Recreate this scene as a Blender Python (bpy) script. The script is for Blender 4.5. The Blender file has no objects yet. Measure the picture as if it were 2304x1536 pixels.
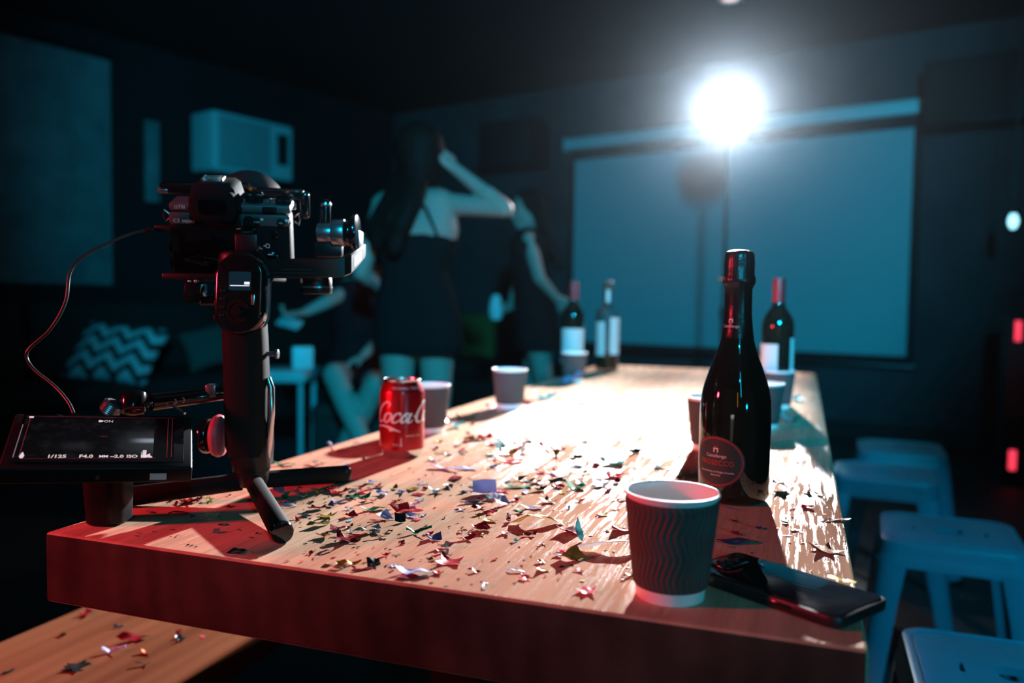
import bpy, bmesh, math, random
from mathutils import Vector, Matrix, noise

SC = bpy.context.scene
COL = SC.collection
PI = math.pi
R = math.radians

# ------------------------------------------------------------------ camera
F = 1837.0                      # focal length in pixels of the 2304 px wide frame
PITCH, ROLL = math.atan(96 / F), R(0.78)
CAM = Vector((0, 0, 1.0))
_f = Vector((0, math.cos(PITCH), -math.sin(PITCH)))
_u0 = Vector((0, math.sin(PITCH), math.cos(PITCH)))
_r0 = Vector((1, 0, 0))
_r = _r0 * math.cos(ROLL) + _u0 * math.sin(ROLL)
_u = _u0 * math.cos(ROLL) - _r0 * math.sin(ROLL)
cd = bpy.data.cameras.new('camera')
cd.sensor_width = 36.0
cd.lens = F / 2304 * 36
cd.clip_start, cd.clip_end = 0.02, 60
cd.dof.use_dof = True
cd.dof.focus_distance = 0.87
cd.dof.aperture_fstop = 2.8
cam = bpy.data.objects.new('camera', cd)
COL.objects.link(cam)
cam.matrix_world = Matrix(((_r.x, _u.x, -_f.x, CAM.x), (_r.y, _u.y, -_f.y, CAM.y), (_r.z, _u.z, -_f.z, CAM.z), (0, 0, 0, 1)))
SC.camera = cam

# ------------------------------------------------------------------ world, exposure
w = bpy.data.worlds.new('dark_room_air')
SC.world = w
w.use_nodes = True
w.node_tree.nodes['Background'].inputs[0].default_value = (0.002, 0.006, 0.009, 1)
w.node_tree.nodes['Background'].inputs[1].default_value = 0.0
SC.view_settings.view_transform = 'Standard'
SC.view_settings.look = 'None'
SC.view_settings.exposure = 0.0
SC.view_settings.gamma = 1.0
SC.view_settings.use_curve_mapping = False
cy = SC.cycles
cy.max_bounces = 6
cy.diffuse_bounces = 3
cy.glossy_bounces = 4
cy.transmission_bounces = 6
cy.transparent_max_bounces = 6
cy.volume_bounces = 0
cy.use_adaptive_sampling = True
cy.adaptive_threshold = 0.03
cy.adaptive_min_samples = 20
cy.use_denoising = True
cy.sample_clamp_indirect = 4.0
cy.caustics_reflective = False
cy.caustics_refractive = False

# ------------------------------------------------------------------ lights
LAMP = Vector((1.168, 4.50, 2.045))
LAMP_AIM = Vector((-0.28, 0.70, 0.82))

def spot(name, loc, aim, power, color, size_deg, blend, radius):
    d = bpy.data.lights.new(name, 'SPOT')
    d.energy, d.color = power, color
    d.spot_size, d.spot_blend, d.shadow_soft_size = R(size_deg), blend, radius
    o = bpy.data.objects.new(name, d)
    COL.objects.link(o)
    o.location = loc
    o.rotation_euler = (Vector(aim) - Vector(loc)).to_track_quat('-Z', 'Y').to_euler()
    return o

key = spot('key_spot_light', LAMP + (LAMP_AIM - LAMP).normalized() * 0.10, LAMP_AIM, 3300, (0.93, 0.96, 1.0), 92, 0.45, 0.035)
# added beam mask on the stools' side, cut along the edge of the table
_ta = Vector((math.sin(R(19.5)), math.cos(R(19.5)), 0))
_edge = Vector((0.255, 0.60, 0.75)) - LAMP
_n = _ta.cross(_edge).normalized()
if _n.dot(LAMP_AIM - LAMP) < 0: _n = -_n
_nl = key.rotation_euler.to_matrix().transposed() @ _n
key.data.use_nodes = True
_nt = key.data.node_tree
_tc = _nt.nodes.new('ShaderNodeTexCoord')
_dt = _nt.nodes.new('ShaderNodeVectorMath'); _dt.operation = 'DOT_PRODUCT'
_dt.inputs[1].default_value = _nl
_nt.links.new(_tc.outputs['Normal'], _dt.inputs[0])
_mr = _nt.nodes.new('ShaderNodeMapRange'); _mr.interpolation_type = 'SMOOTHSTEP'
_mr.inputs[1].default_value, _mr.inputs[2].default_value = -0.008, 0.016
_nt.links.new(_dt.outputs['Value'], _mr.inputs[0])
# ... and it covers only the steeper rays
_dd = _nt.nodes.new('ShaderNodeVectorMath'); _dd.operation = 'DOT_PRODUCT'
_dd.inputs[1].default_value = key.rotation_euler.to_matrix().transposed() @ Vector((0, 0, 1))
_nt.links.new(_tc.outputs['Normal'], _dd.inputs[0])
_m2 = _nt.nodes.new('ShaderNodeMapRange'); _m2.interpolation_type = 'SMOOTHSTEP'
_m2.inputs[1].default_value, _m2.inputs[2].default_value = -0.36, -0.29
_nt.links.new(_dd.outputs['Value'], _m2.inputs[0])
_mx = _nt.nodes.new('ShaderNodeMath'); _mx.operation = 'MAXIMUM'
_nt.links.new(_mr.outputs[0], _mx.inputs[0]); _nt.links.new(_m2.outputs[0], _mx.inputs[1])
# a second added mask keeps the beam off the people
_az = R(43)
_d3 = _nt.nodes.new('ShaderNodeVectorMath'); _d3.operation = 'DOT_PRODUCT'
_d3.inputs[1].default_value = key.rotation_euler.to_matrix().transposed() @ Vector((math.cos(_az), -math.sin(_az), 0))
_nt.links.new(_tc.outputs['Normal'], _d3.inputs[0])
_m3 = _nt.nodes.new('ShaderNodeMapRange'); _m3.interpolation_type = 'SMOOTHSTEP'
_m3.inputs[1].default_value, _m3.inputs[2].default_value = -0.06, 0.10
_nt.links.new(_d3.outputs['Value'], _m3.inputs[0])
_ml = _nt.nodes.new('ShaderNodeMath'); _ml.operation = 'MULTIPLY'
_nt.links.new(_mx.outputs[0], _ml.inputs[0]); _nt.links.new(_m3.outputs[0], _ml.inputs[1])
# reflector: weaker towards its own foot
_m4 = _nt.nodes.new('ShaderNodeMapRange'); _m4.interpolation_type = 'SMOOTHSTEP'
_m4.inputs[1].default_value, _m4.inputs[2].default_value = -0.57, -0.36
_m4.inputs[3].default_value, _m4.inputs[4].default_value = 0.10, 1.0
_nt.links.new(_dd.outputs['Value'], _m4.inputs[0])
_m5 = _nt.nodes.new('ShaderNodeMath'); _m5.operation = 'MULTIPLY'
_nt.links.new(_ml.outputs[0], _m5.inputs[0]); _nt.links.new(_m4.outputs[0], _m5.inputs[1])
_nt.links.new(_m5.outputs[0], _nt.nodes['Emission'].inputs['Strength'])
# teal wash from behind the photographer onto the far wall, a second one on the stools
spot('teal_wash_light', (0.25, -1.0, 2.12), (0.1, 6.0, 2.05), 1150, (0.0, 0.40, 0.66), 60, 0.5, 0.10)
spot('teal_stool_light', (1.30, -0.65, 2.35), (1.13, 1.5, 0.42), 340, (0.0, 0.42, 0.70), 33, 0.35, 0.09)
spot('teal_low_light', (0.95, -0.75, 0.97), (0.16, 0.85, 0.90), 27, (0.0, 0.46, 0.66), 26, 0.7, 0.05)
spot('teal_front_light', (0.35, -0.9, 1.85), (-0.34, 0.95, 1.0), 24, (0.0, 0.45, 0.66), 23, 0.7, 0.10)
def tube(name, loc, aim, power, color, w_, h_):
    d = bpy.data.lights.new(name, 'AREA')
    d.shape, d.size, d.size_y, d.energy, d.color = 'RECTANGLE', w_, h_, power, color
    o = bpy.data.objects.new(name, d)
    COL.objects.link(o)
    o.location = loc
    o.rotation_euler = (Vector(aim) - Vector(loc)).to_track_quat('-Z', 'Y').to_euler()
tube('teal_tube_light', (0.36, -0.85, 1.70), (0.15, 1.0, 0.95), 3.2, (0.0, 0.45, 0.66), 0.05, 0.75)
tube('amber_streak_fill', (0.0, -0.75, 1.22), (0.2, 1.0, 0.9), 0.45, (1.0, 0.42, 0.05), 0.045, 0.5)  # added strip with no known lamp, gives the bottle its gold streak
# red party light low on the near side
spot('red_party_light', (-1.72, 0.56, 1.30), (-0.05, 0.85, 0.8), 110, (1.0, 0.035, 0.07), 75, 0.5, 0.09)

# ------------------------------------------------------------------ picture -> place
def ray(x, y):
    return _f + _r * ((x - 1152) / F) + _u * ((768 - y) / F)

def onz(x, y, z):               # point of the horizontal plane at height z seen at pixel x, y
    d = ray(x, y)
    return CAM + d * ((z - CAM.z) / d.z)

def at(x, y, Y):                # point Y metres into the room seen at pixel x, y
    d = ray(x, y)
    return CAM + d * (Y / d.y)

# ------------------------------------------------------------------ materials
def mat(name, color, rough=0.5, metal=0.0, spec=0.5, coat=0.0, coat_rough=0.05, emit=None, strength=0.0, trans=0.0, ior=1.45, noise_amt=0.0, noise_scale=20.0, bump=0.0, bump_scale=200.0, translucent=0.0):
    m = bpy.data.materials.new(name)
    m.use_nodes = True
    nt = m.node_tree
    b = nt.nodes['Principled BSDF']
    b.inputs['Base Color'].default_value = (*color, 1)
    b.inputs['Roughness'].default_value = rough
    b.inputs['Metallic'].default_value = metal
    b.inputs['Specular IOR Level'].default_value = spec
    b.inputs['Coat Weight'].default_value = coat
    b.inputs['Coat Roughness'].default_value = coat_rough
    b.inputs['Transmission Weight'].default_value = trans
    b.inputs['IOR'].default_value = ior
    if emit:
        b.inputs['Emission Color'].default_value = (*emit, 1)
        b.inputs['Emission Strength'].default_value = strength
    if noise_amt or bump:
        tc = nt.nodes.new('ShaderNodeTexCoord')
    if noise_amt:
        n = nt.nodes.new('ShaderNodeTexNoise')
        n.inputs['Scale'].default_value = noise_scale
        n.inputs['Detail'].default_value = 4
        nt.links.new(tc.outputs['Object'], n.inputs['Vector'])
        cr = nt.nodes.new('ShaderNodeMapRange')
        cr.inputs[1].default_value, cr.inputs[2].default_value = 0.3, 0.7
        cr.inputs[3].default_value, cr.inputs[4].default_value = 1 - noise_amt, 1 + noise_amt
        nt.links.new(n.outputs['Fac'], cr.inputs[0])
        hsv = nt.nodes.new('ShaderNodeHueSaturation')
        hsv.inputs['Color'].default_value = (*color, 1)
        nt.links.new(cr.outputs[0], hsv.inputs['Value'])
        nt.links.new(hsv.outputs[0], b.inputs['Base Color'])
    if bump:
        n2 = nt.nodes.new('ShaderNodeTexNoise')
        n2.inputs['Scale'].default_value = bump_scale
        n2.inputs['Detail'].default_value = 3
        nt.links.new(tc.outputs['Object'], n2.inputs['Vector'])
        bm_ = nt.nodes.new('ShaderNodeBump')
        bm_.inputs['Strength'].default_value = bump
        bm_.inputs['Distance'].default_value = min(0.002, 0.35 / bump_scale)
        nt.links.new(n2.outputs['Fac'], bm_.inputs['Height'])
        nt.links.new(bm_.outputs[0], b.inputs['Normal'])
    if translucent:
        t = nt.nodes.new('ShaderNodeBsdfTranslucent')
        t.inputs['Color'].default_value = (*color, 1)
        mx = nt.nodes.new('ShaderNodeMixShader')
        mx.inputs[0].default_value = translucent
        nt.links.new(b.outputs[0], mx.inputs[1])
        nt.links.new(t.outputs[0], mx.inputs[2])
        nt.links.new(mx.outputs[0], nt.nodes['Material Output'].inputs['Surface'])
    return m

def wood(name, dark, light, grain, rough, bump, coat=0.0):
    """Varnished timber: grain runs along the object's own Y."""
    m = bpy.data.materials.new(name)
    m.use_nodes = True
    nt = m.node_tree
    N, L = nt.nodes.new, nt.links.new
    b = nt.nodes['Principled BSDF']
    tc = N('ShaderNodeTexCoord')
    def stretched(sx, sy, sz, detail, rg=0.5):
        mp = N('ShaderNodeMapping')
        mp.inputs['Scale'].default_value = (sx, sy, sz)
        L(tc.outputs['Object'], mp.inputs['Vector'])
        n = N('ShaderNodeTexNoise')
        n.inputs['Scale'].default_value = 1
        n.inputs['Detail'].default_value = detail
        n.inputs['Roughness'].default_value = rg
        L(mp.outputs[0], n.inputs['Vector'])
        return n
    big = stretched(9, 0.8, 9, 3)
    wv = N('ShaderNodeTexWave')
    wv.wave_type, wv.bands_direction = 'BANDS', 'X'
    wv.inputs['Scale'].default_value = 5.5
    wv.inputs['Distortion'].default_value = 7
    wv.inputs['Detail'].default_value = 3
    wv.inputs['Detail Scale'].default_value = 0.8
    mp = N('ShaderNodeMapping')
    mp.inputs['Scale'].default_value = (1.6, 0.16, 1.6)
    L(tc.outputs['Object'], mp.inputs['Vector'])
    L(mp.outputs[0], wv.inputs['Vector'])
    fine = stretched(grain, grain * 0.035, grain, 3, 0.6)
    add = N('ShaderNodeMath'); add.operation = 'MULTIPLY_ADD'
    L(wv.outputs['Fac'], add.inputs[0]); add.inputs[1].default_value = 0.10
    L(big.outputs['Fac'], add.inputs[2])
    add2 = N('ShaderNodeMath'); add2.operation = 'MULTIPLY_ADD'
    L(fine.outputs['Fac'], add2.inputs[0]); add2.inputs[1].default_value = 0.16
    L(add.outputs[0], add2.inputs[2])
    rp = N('ShaderNodeValToRGB')
    rp.color_ramp.elements[0].position, rp.color_ramp.elements[0].color = 0.34, (*dark, 1)
    rp.color_ramp.elements[1].position, rp.color_ramp.elements[1].color = 0.82, (*light, 1)
    L(add2.outputs[0], rp.inputs[0])
    L(rp.outputs[0], b.inputs['Base Color'])
    rr = N('ShaderNodeMapRange')
    rr.inputs[3].default_value, rr.inputs[4].default_value = rough - 0.02, rough + 0.05
    L(fine.outputs['Fac'], rr.inputs[0])
    L(rr.outputs[0], b.inputs['Roughness'])
    b.inputs['Specular IOR Level'].default_value = 0.0
    # pores and brush marks in the varnish
    pore = stretched(grain * 1.5, grain * 0.06, grain * 1.5, 4, 0.65)
    wob = stretched(38, 5, 38, 2)
    h = N('ShaderNodeMath'); h.operation = 'MULTIPLY_ADD'
    L(wob.outputs['Fac'], h.inputs[0]); h.inputs[1].default_value = 1.6
    L(pore.outputs['Fac'], h.inputs[2])
    bp = N('ShaderNodeBump')
    bp.inputs['Strength'].default_value = bump
    bp.inputs['Distance'].default_value = 0.0026
    L(h.outputs[0], bp.inputs['Height'])
    L(bp.outputs[0], b.inputs['Coat Normal'])
    # wire-brushed grain: the varnish only shines on the raised streaks
    st1 = stretched(250, 13, 250, 4, 0.6)
    st2 = stretched(24, 4.0, 24, 3, 0.6)
    sm = N('ShaderNodeMath'); sm.operation = 'MULTIPLY_ADD'
    L(st2.outputs['Fac'], sm.inputs[0]); sm.inputs[1].default_value = 0.55
    L(st1.outputs['Fac'], sm.inputs[2])
    cw = N('ShaderNodeMapRange'); cw.interpolation_type = 'SMOOTHSTEP'
    cw.inputs[1].default_value, cw.inputs[2].default_value = 0.765, 0.81
    cw.inputs[3].default_value, cw.inputs[4].default_value = 0.0, coat
    L(sm.outputs[0], cw.inputs[0])
    L(cw.outputs[0], b.inputs['Coat Weight'])
    b.inputs['Coat Roughness'].default_value = 0.20
    b.inputs['Coat IOR'].default_value = 1.45
    b2 = N('ShaderNodeBump')
    b2.inputs['Strength'].default_value = bump * 0.5
    b2.inputs['Distance'].default_value = 0.0006
    L(h.outputs[0], b2.inputs['Height'])
    L(b2.outputs[0], b.inputs['Normal'])
    return m

M = {}
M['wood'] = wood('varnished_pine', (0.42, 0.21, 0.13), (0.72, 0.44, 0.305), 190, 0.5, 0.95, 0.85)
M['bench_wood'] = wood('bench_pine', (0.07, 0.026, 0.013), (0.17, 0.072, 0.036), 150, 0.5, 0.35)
M['end_grain'] = wood('dark_end_grain', (0.028, 0.019, 0.016), (0.085, 0.055, 0.043), 90, 0.42, 0.3)
M['black'] = mat('black_plastic', (0.010, 0.010, 0.011), 0.45, spec=0.25, bump=0.15, bump_scale=900)
M['black_gloss'] = mat('glossy_black_plastic', (0.006, 0.006, 0.007), 0.12, coat=0.4)
M['black_metal'] = mat('black_anodised_metal', (0.03, 0.03, 0.032), 0.34, 0.7)
M['grey_metal'] = mat('grey_metal', (0.30, 0.31, 0.33), 0.30, 0.9)
M['leather'] = mat('leatherette_grip', (0.013, 0.013, 0.013), 0.7, spec=0.08, bump=0.6, bump_scale=1400)
M['cam_body'] = mat('camera_body_paint', (0.012, 0.013, 0.014), 0.6, spec=0.05, bump=0.25, bump_scale=1500)
M['cam_panel'] = mat('camera_back_panel', (0.07, 0.075, 0.08), 0.40)
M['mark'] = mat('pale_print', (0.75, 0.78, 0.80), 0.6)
M['glass_lcd'] = mat('dark_display_glass', (0.004, 0.004, 0.005), 0.05, coat=0.5)
M['lens_glass'] = mat('lens_glass', (0.01, 0.012, 0.02), 0.03, coat=1.0)
M['red_lit_rubber'] = mat('red_lit_plastic', (0.60, 0.10, 0.13), 0.5)  # red light falling on the knob is put into its colour
M['cable'] = mat('black_cable_rubber', (0.02, 0.02, 0.02), 0.35)
M['sticker_white'] = mat('white_sticker', (0.7, 0.7, 0.72), 0.5)
M['sticker_red'] = mat('red_sticker_print', (0.55, 0.03, 0.03), 0.5)
M['bottle_dark'] = mat('dark_green_bottle_glass', (0.006, 0.010, 0.007), 0.045, spec=0.6, coat=0.3)
M['foil_black'] = mat('black_foil_capsule', (0.035, 0.03, 0.03), 0.30, 0.85, bump=0.35, bump_scale=120)
M['label_dark'] = mat('dark_bottle_label', (0.018, 0.026, 0.030), 0.55)
M['label_red'] = mat('red_label_print', (0.45, 0.02, 0.02), 0.45)
M['label_white'] = mat('white_label_paper', (0.72, 0.70, 0.70), 0.7)
M['label_print'] = mat('grey_label_print', (0.22, 0.24, 0.25), 0.7)
M['capsule_red'] = mat('red_wine_capsule', (0.35, 0.03, 0.035), 0.4, 0.3)
M['clear_glass'] = mat('clear_bottle_glass', (0.95, 0.97, 0.97), 0.02, trans=1.0, ior=1.45)
M['rose_wine'] = mat('amber_spirit', (0.55, 0.10, 0.02), 0.02, trans=0.9, ior=1.36)
M['cap_dark'] = mat('dark_cork_cap', (0.08, 0.05, 0.04), 0.5)
M['can_red'] = mat('red_can_paint', (0.48, 0.006, 0.012), 0.27, 0.55, coat=0.3)
M['can_white'] = mat('white_can_print', (0.78, 0.80, 0.82), 0.35, 0.2)
M['alu'] = mat('brushed_aluminium', (0.78, 0.79, 0.80), 0.22, 1.0)
M['cup_sleeve'] = mat('dark_cup_paper', (0.085, 0.068, 0.066), 0.62)
M['cup_white'] = mat('white_cup_paper', (0.93, 0.93, 0.94), 0.5)
M['stool'] = mat('blue_painted_steel', (0.035, 0.20, 0.27), 0.34, 0.0, spec=0.35, noise_amt=0.05)
M['rubber'] = mat('black_rubber', (0.008, 0.008, 0.008), 0.8, spec=0.12)
M['phone'] = mat('phone_back_glass', (0.010, 0.013, 0.018), 0.08)
_n = M['phone'].node_tree
_t = _n.nodes.new('ShaderNodeTexCoord'); _z = _n.nodes.new('ShaderNodeTexNoise'); _z.inputs['Scale'].default_value = 28; _z.inputs['Detail'].default_value = 5
_n.links.new(_t.outputs['Object'], _z.inputs['Vector'])
_q = _n.nodes.new('ShaderNodeMapRange'); _q.inputs[1].default_value, _q.inputs[2].default_value, _q.inputs[3].default_value, _q.inputs[4].default_value = 0.5, 0.66, 0.05, 0.13
_n.links.new(_z.outputs['Fac'], _q.inputs[0]); _n.links.new(_q.outputs[0], _n.nodes['Principled BSDF'].inputs['Roughness'])
M['phone_frame'] = mat('phone_case_rubber', (0.02, 0.02, 0.022), 0.4)
M['phone_lens'] = mat('phone_lens_glass', (0.01, 0.03, 0.05), 0.04, coat=1.0)
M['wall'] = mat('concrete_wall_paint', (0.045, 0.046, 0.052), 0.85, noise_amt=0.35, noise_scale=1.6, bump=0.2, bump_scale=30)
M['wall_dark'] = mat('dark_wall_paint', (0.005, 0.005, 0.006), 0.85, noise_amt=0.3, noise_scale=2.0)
M['ceiling'] = mat('black_ceiling_paint', (0.012, 0.012, 0.014), 0.9, noise_amt=0.3, noise_scale=2.0)
M['floor'] = mat('dark_floor_screed', (0.030, 0.030, 0.032), 0.62, noise_amt=0.35, noise_scale=2.5)
M['skirting'] = mat('black_skirting', (0.006, 0.006, 0.006), 0.6)
M['screen_white'] = mat('projection_fabric', (0.50, 0.53, 0.56), 0.85)
M['screen_black'] = mat('black_screen_border', (0.010, 0.010, 0.012), 0.8)
M['case_white'] = mat('white_painted_metal', (0.68, 0.70, 0.72), 0.45)
M['panel'] = mat('pale_panel_fabric', (0.19, 0.195, 0.20), 0.9, noise_amt=0.25, noise_scale=5)
M['ac_white'] = mat('aged_white_plastic', (0.62, 0.64, 0.65), 0.5)
M['ac_grille'] = mat('grey_grille_plastic', (0.35, 0.37, 0.38), 0.6)
M['sofa'] = mat('dark_brown_upholstery', (0.020, 0.012, 0.010), 0.75, bump=0.3, bump_scale=60)
M['cushion_grey'] = mat('grey_green_cushion', (0.07, 0.08, 0.07), 0.9)
M['cushion_olive'] = mat('olive_cushion', (0.16, 0.13, 0.03), 0.9)
M['skin'] = mat('skin', (0.46, 0.28, 0.24), 0.55, spec=0.35)
M['hair'] = mat('dark_hair', (0.008, 0.007, 0.006), 0.6, spec=0.08, bump=0.5, bump_scale=160)
M['dress_black'] = mat('black_dress_cloth', (0.007, 0.008, 0.009), 0.85, spec=0.1)
M['dress_red'] = mat('dark_red_dress_cloth', (0.06, 0.006, 0.008), 0.8, spec=0.15)
M['shoe'] = mat('black_shoe_leather', (0.012, 0.012, 0.012), 0.3)
M['table_laminate'] = mat('pale_laminate', (0.42, 0.45, 0.46), 0.5)

def chevron_mat():
    m = bpy.data.materials.new('zigzag_cushion_cloth')
    m.use_nodes = True
    nt = m.node_tree
    N, L = nt.nodes.new, nt.links.new
    b = nt.nodes['Principled BSDF']
    b.inputs['Roughness'].default_value = 0.9
    tc = N('ShaderNodeTexCoord')
    sp = N('ShaderNodeSeparateXYZ')
    L(tc.outputs['Object'], sp.inputs[0])
    pp = N('ShaderNodeMath'); pp.operation = 'PINGPONG'
    L(sp.outputs['X'], pp.inputs[0]); pp.inputs[1].default_value = 0.085
    ad = N('ShaderNodeMath'); ad.operation = 'ADD'
    L(pp.outputs[0], ad.inputs[0]); L(sp.outputs['Y'], ad.inputs[1])
    md = N('ShaderNodeMath'); md.operation = 'PINGPONG'
    L(ad.outputs[0], md.inputs[0]); md.inputs[1].default_value = 0.060
    gt = N('ShaderNodeMath'); gt.operation = 'GREATER_THAN'
    L(md.outputs[0], gt.inputs[0]); gt.inputs[1].default_value = 0.026
    mx = N('ShaderNodeMix'); mx.data_type = 'RGBA'
    L(gt.outputs[0], mx.inputs[0])
    mx.inputs[6].default_value = (0.05, 0.003, 0.004, 1)
    mx.inputs[7].default_value = (0.66, 0.68, 0.68, 1)
    L(mx.outputs[2], b.inputs['Base Color'])
    return m
M['chevron'] = chevron_mat()

# ------------------------------------------------------------------ object helpers
def tag(o, label=None, cat=None, group=None, kind=None):
    if label: o['label'] = label
    if cat: o['category'] = cat
    if group: o['group'] = group
    if kind: o['kind'] = kind
    return o

def empty(name, loc=(0, 0, 0), rot=(0, 0, 0)):
    o = bpy.data.objects.new(name, None)
    o.empty_display_size = 0.05
    COL.objects.link(o)
    o.location, o.rotation_euler = loc, rot
    return o

def mesh_obj(name, me, m, parent=None):
    o = bpy.data.objects.new(name, me)
    COL.objects.link(o)
    if m is not None:
        me.materials.clear()
        me.materials.append(m)
    if parent is not None:
        o.parent = parent
    return o

def copy_tree(o, parent=None):
    c = o.copy()
    COL.objects.link(c)
    c.parent = parent
    for ch in list(o.children):
        copy_tree(ch, c)
    return c

def frame(p, q):
    """Matrix with its Z from p to q, at p."""
    d = Vector(q) - Vector(p)
    return Matrix.Translation(p) @ d.to_track_quat('Z', 'Y').to_matrix().to_4x4()

class MB:
    """Collects shapes into one mesh."""
    def __init__(self):
        self.bm = bmesh.new()

    def _add(self, tmp, mx=None):
        me = bpy.data.meshes.new('tmp')
        if mx is not None:
            bmesh.ops.transform(tmp, matrix=mx, verts=tmp.verts)
        tmp.to_mesh(me)
        tmp.free()
        self.bm.from_mesh(me)
        bpy.data.meshes.remove(me)
        return self

    def box(self, c, s, mx=None, bevel=0.0, seg=2, rot=None):
        t = bmesh.new()
        bmesh.ops.create_cube(t, size=1)
        bmesh.ops.scale(t, vec=s, verts=t.verts)
        if bevel:
            bmesh.ops.bevel(t, geom=t.edges[:], offset=bevel, segments=seg, affect='EDGES', profile=0.5)
        m = Matrix.Translation(c)
        if rot is not None:
            m = m @ rot.to_4x4()
        return self._add(t, (mx @ m) if mx is not None else m)

    def lathe(self, prof, segs=48, mx=None, cap0=True, cap1=True):
        t = bmesh.new()
        rings = []
        for r, z in prof:
            if r <= 1e-6:
                rings.append([t.verts.new((0, 0, z))])
            else:
                rings.append([t.verts.new((r * math.cos(2 * PI * i / segs), r * math.sin(2 * PI * i / segs), z)) for i in range(segs)])
        for a, b in zip(rings, rings[1:]):
            for i in range(segs):
                j = (i + 1) % segs
                if len(a) == 1 and len(b) == 1: continue
                if len(a) == 1: t.faces.new((a[0], b[i], b[j]))
                elif len(b) == 1: t.faces.new((a[i], a[j], b[0]))
                else: t.faces.new((a[i], a[j], b[j], b[i]))
        if cap0 and len(rings[0]) > 1: t.faces.new(list(reversed(rings[0])))
        if cap1 and len(rings[-1]) > 1: t.faces.new(rings[-1])
        bmesh.ops.recalc_face_normals(t, faces=t.faces)
        return self._add(t, mx)

    def cyl(self, p, q, r, r2=None, segs=32, bevel=0.0):
        L = (Vector(q) - Vector(p)).length
        r2 = r if r2 is None else r2
        if bevel:
            pr = [(r - bevel, 0), (r - bevel * 0.3, bevel * 0.3), (r, bevel), (r2, L - bevel), (r2 - bevel * 0.3, L - bevel * 0.3), (r2 - bevel, L)]
        else:
            pr = [(r, 0), (r2, L)]
        return self.lathe(pr, segs, frame(p, q))

    def tube(self, pts, rad, segs=10, caps=True):
        pts = [Vector(p) for p in pts]
        n = len(pts)
        rads = rad if isinstance(rad, (list, tuple)) else [rad] * n
        t = bmesh.new()
        rings, up = [], None
        for i, p in enumerate(pts):
            d = (pts[min(i + 1, n - 1)] - pts[max(i - 1, 0)]).normalized()
            if up is None:
                up = d.orthogonal().normalized()
            up = (up - d * up.dot(d)).normalized()
            sd = d.cross(up)
            rings.append([t.verts.new(p + (up * math.cos(2 * PI * k / segs) + sd * math.sin(2 * PI * k / segs)) * rads[i]) for k in range(segs)])
        for a, b in zip(rings, rings[1:]):
            for k in range(segs):
                t.faces.new((a[k], a[(k + 1) % segs], b[(k + 1) % segs], b[k]))
        if caps:
            t.faces.new(list(reversed(rings[0])))
            t.faces.new(rings[-1])
        bmesh.ops.recalc_face_normals(t, faces=t.faces)
        return self._add(t)

    def prism(self, poly, z0, z1, mx=None, bevel=0.0):
        t = bmesh.new()
        a = [t.verts.new((x, y, z0)) for x, y in poly]
        b = [t.verts.new((x, y, z1)) for x, y in poly]
        t.faces.new(list(reversed(a)))
        t.faces.new(b)
        for i in range(len(a)):
            j = (i + 1) % len(a)
            t.faces.new((a[i], a[j], b[j], b[i]))
        bmesh.ops.recalc_face_normals(t, faces=t.faces)
        if bevel:
            es = [e for e in t.edges if abs(e.verts[0].co.z - e.verts[1].co.z) < 1e-7]
            bmesh.ops.bevel(t, geom=es, offset=bevel, segments=2, affect='EDGES', profile=0.5)
        return self._add(t, mx)

    def ball(self, c, s, mx=None, sub=3, rot=None):
        t = bmesh.new()
        bmesh.ops.create_icosphere(t, subdivisions=sub, radius=1)
        sv = (s, s, s) if isinstance(s, (int, float)) else s
        m = Matrix.Translation(c) @ (rot.to_4x4() if rot is not None else Matrix.Identity(4)) @ Matrix.Diagonal((*sv, 1))
        return self._add(t, (mx @ m) if mx is not None else m)

    def limb(self, p, q, r0, r1, segs=14):
        self.cyl(p, q, r0, r1, segs)
        self.ball(p, r0, sub=2)
        self.ball(q, r1, sub=2)
        return self

    def build(self, name, m, parent=None, smooth=True, angle=38):
        me = bpy.data.meshes.new(name)
        self.bm.normal_update()
        self.bm.to_mesh(me)
        self.bm.free()
        if smooth:
            me.shade_smooth()
            me.set_sharp_from_angle(angle=R(angle))
        return mesh_obj(name, me, m, parent)

def rrect(w, h, r, seg=5):
    pts = []
    for cx, cy, a0 in ((w/2-r, h/2-r, 0), (-w/2+r, h/2-r, 90), (-w/2+r, -h/2+r, 180), (w/2-r, -h/2+r, 270)):
        for k in range(seg + 1):
            a = R(a0 + 90 * k / seg)
            pts.append((cx + r * math.cos(a), cy + r * math.sin(a)))
    return pts

def spline(pts, n=10):
    pts = [Vector(p) for p in pts]
    out = []
    for i in range(len(pts) - 1):
        p0, p1, p2, p3 = pts[max(i-1, 0)], pts[i], pts[i+1], pts[min(i+2, len(pts)-1)]
        for k in range(n):
            t = k / n
            out.append(0.5 * ((2*p1) + (p2-p0)*t + (2*p0-5*p1+4*p2-p3)*t*t + (3*p1-p0-3*p2+p3)*t**3))
    out.append(pts[-1])
    return out

def bake(me, mods):
    """Evaluate modifiers once and return a plain mesh."""
    o = bpy.data.objects.new('bake', me)
    COL.objects.link(o)
    for kind, kw in mods:
        md = o.modifiers.new(kind, kind)
        for k, v in kw.items():
            setattr(md, k, v)
    dg = bpy.context.evaluated_depsgraph_get()
    dg.update()
    out = bpy.data.meshes.new_from_object(o.evaluated_get(dg))
    bpy.data.objects.remove(o)
    return out

def trim_below(o, z):
    bm = bmesh.new(); bm.from_mesh(o.data)
    bmesh.ops.bisect_plane(bm, geom=bm.verts[:] + bm.edges[:] + bm.faces[:], plane_co=(0, 0, z), plane_no=(0, 0, -1), clear_outer=True)
    bm.to_mesh(o.data); bm.free()
    o.data.shade_smooth()

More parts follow.
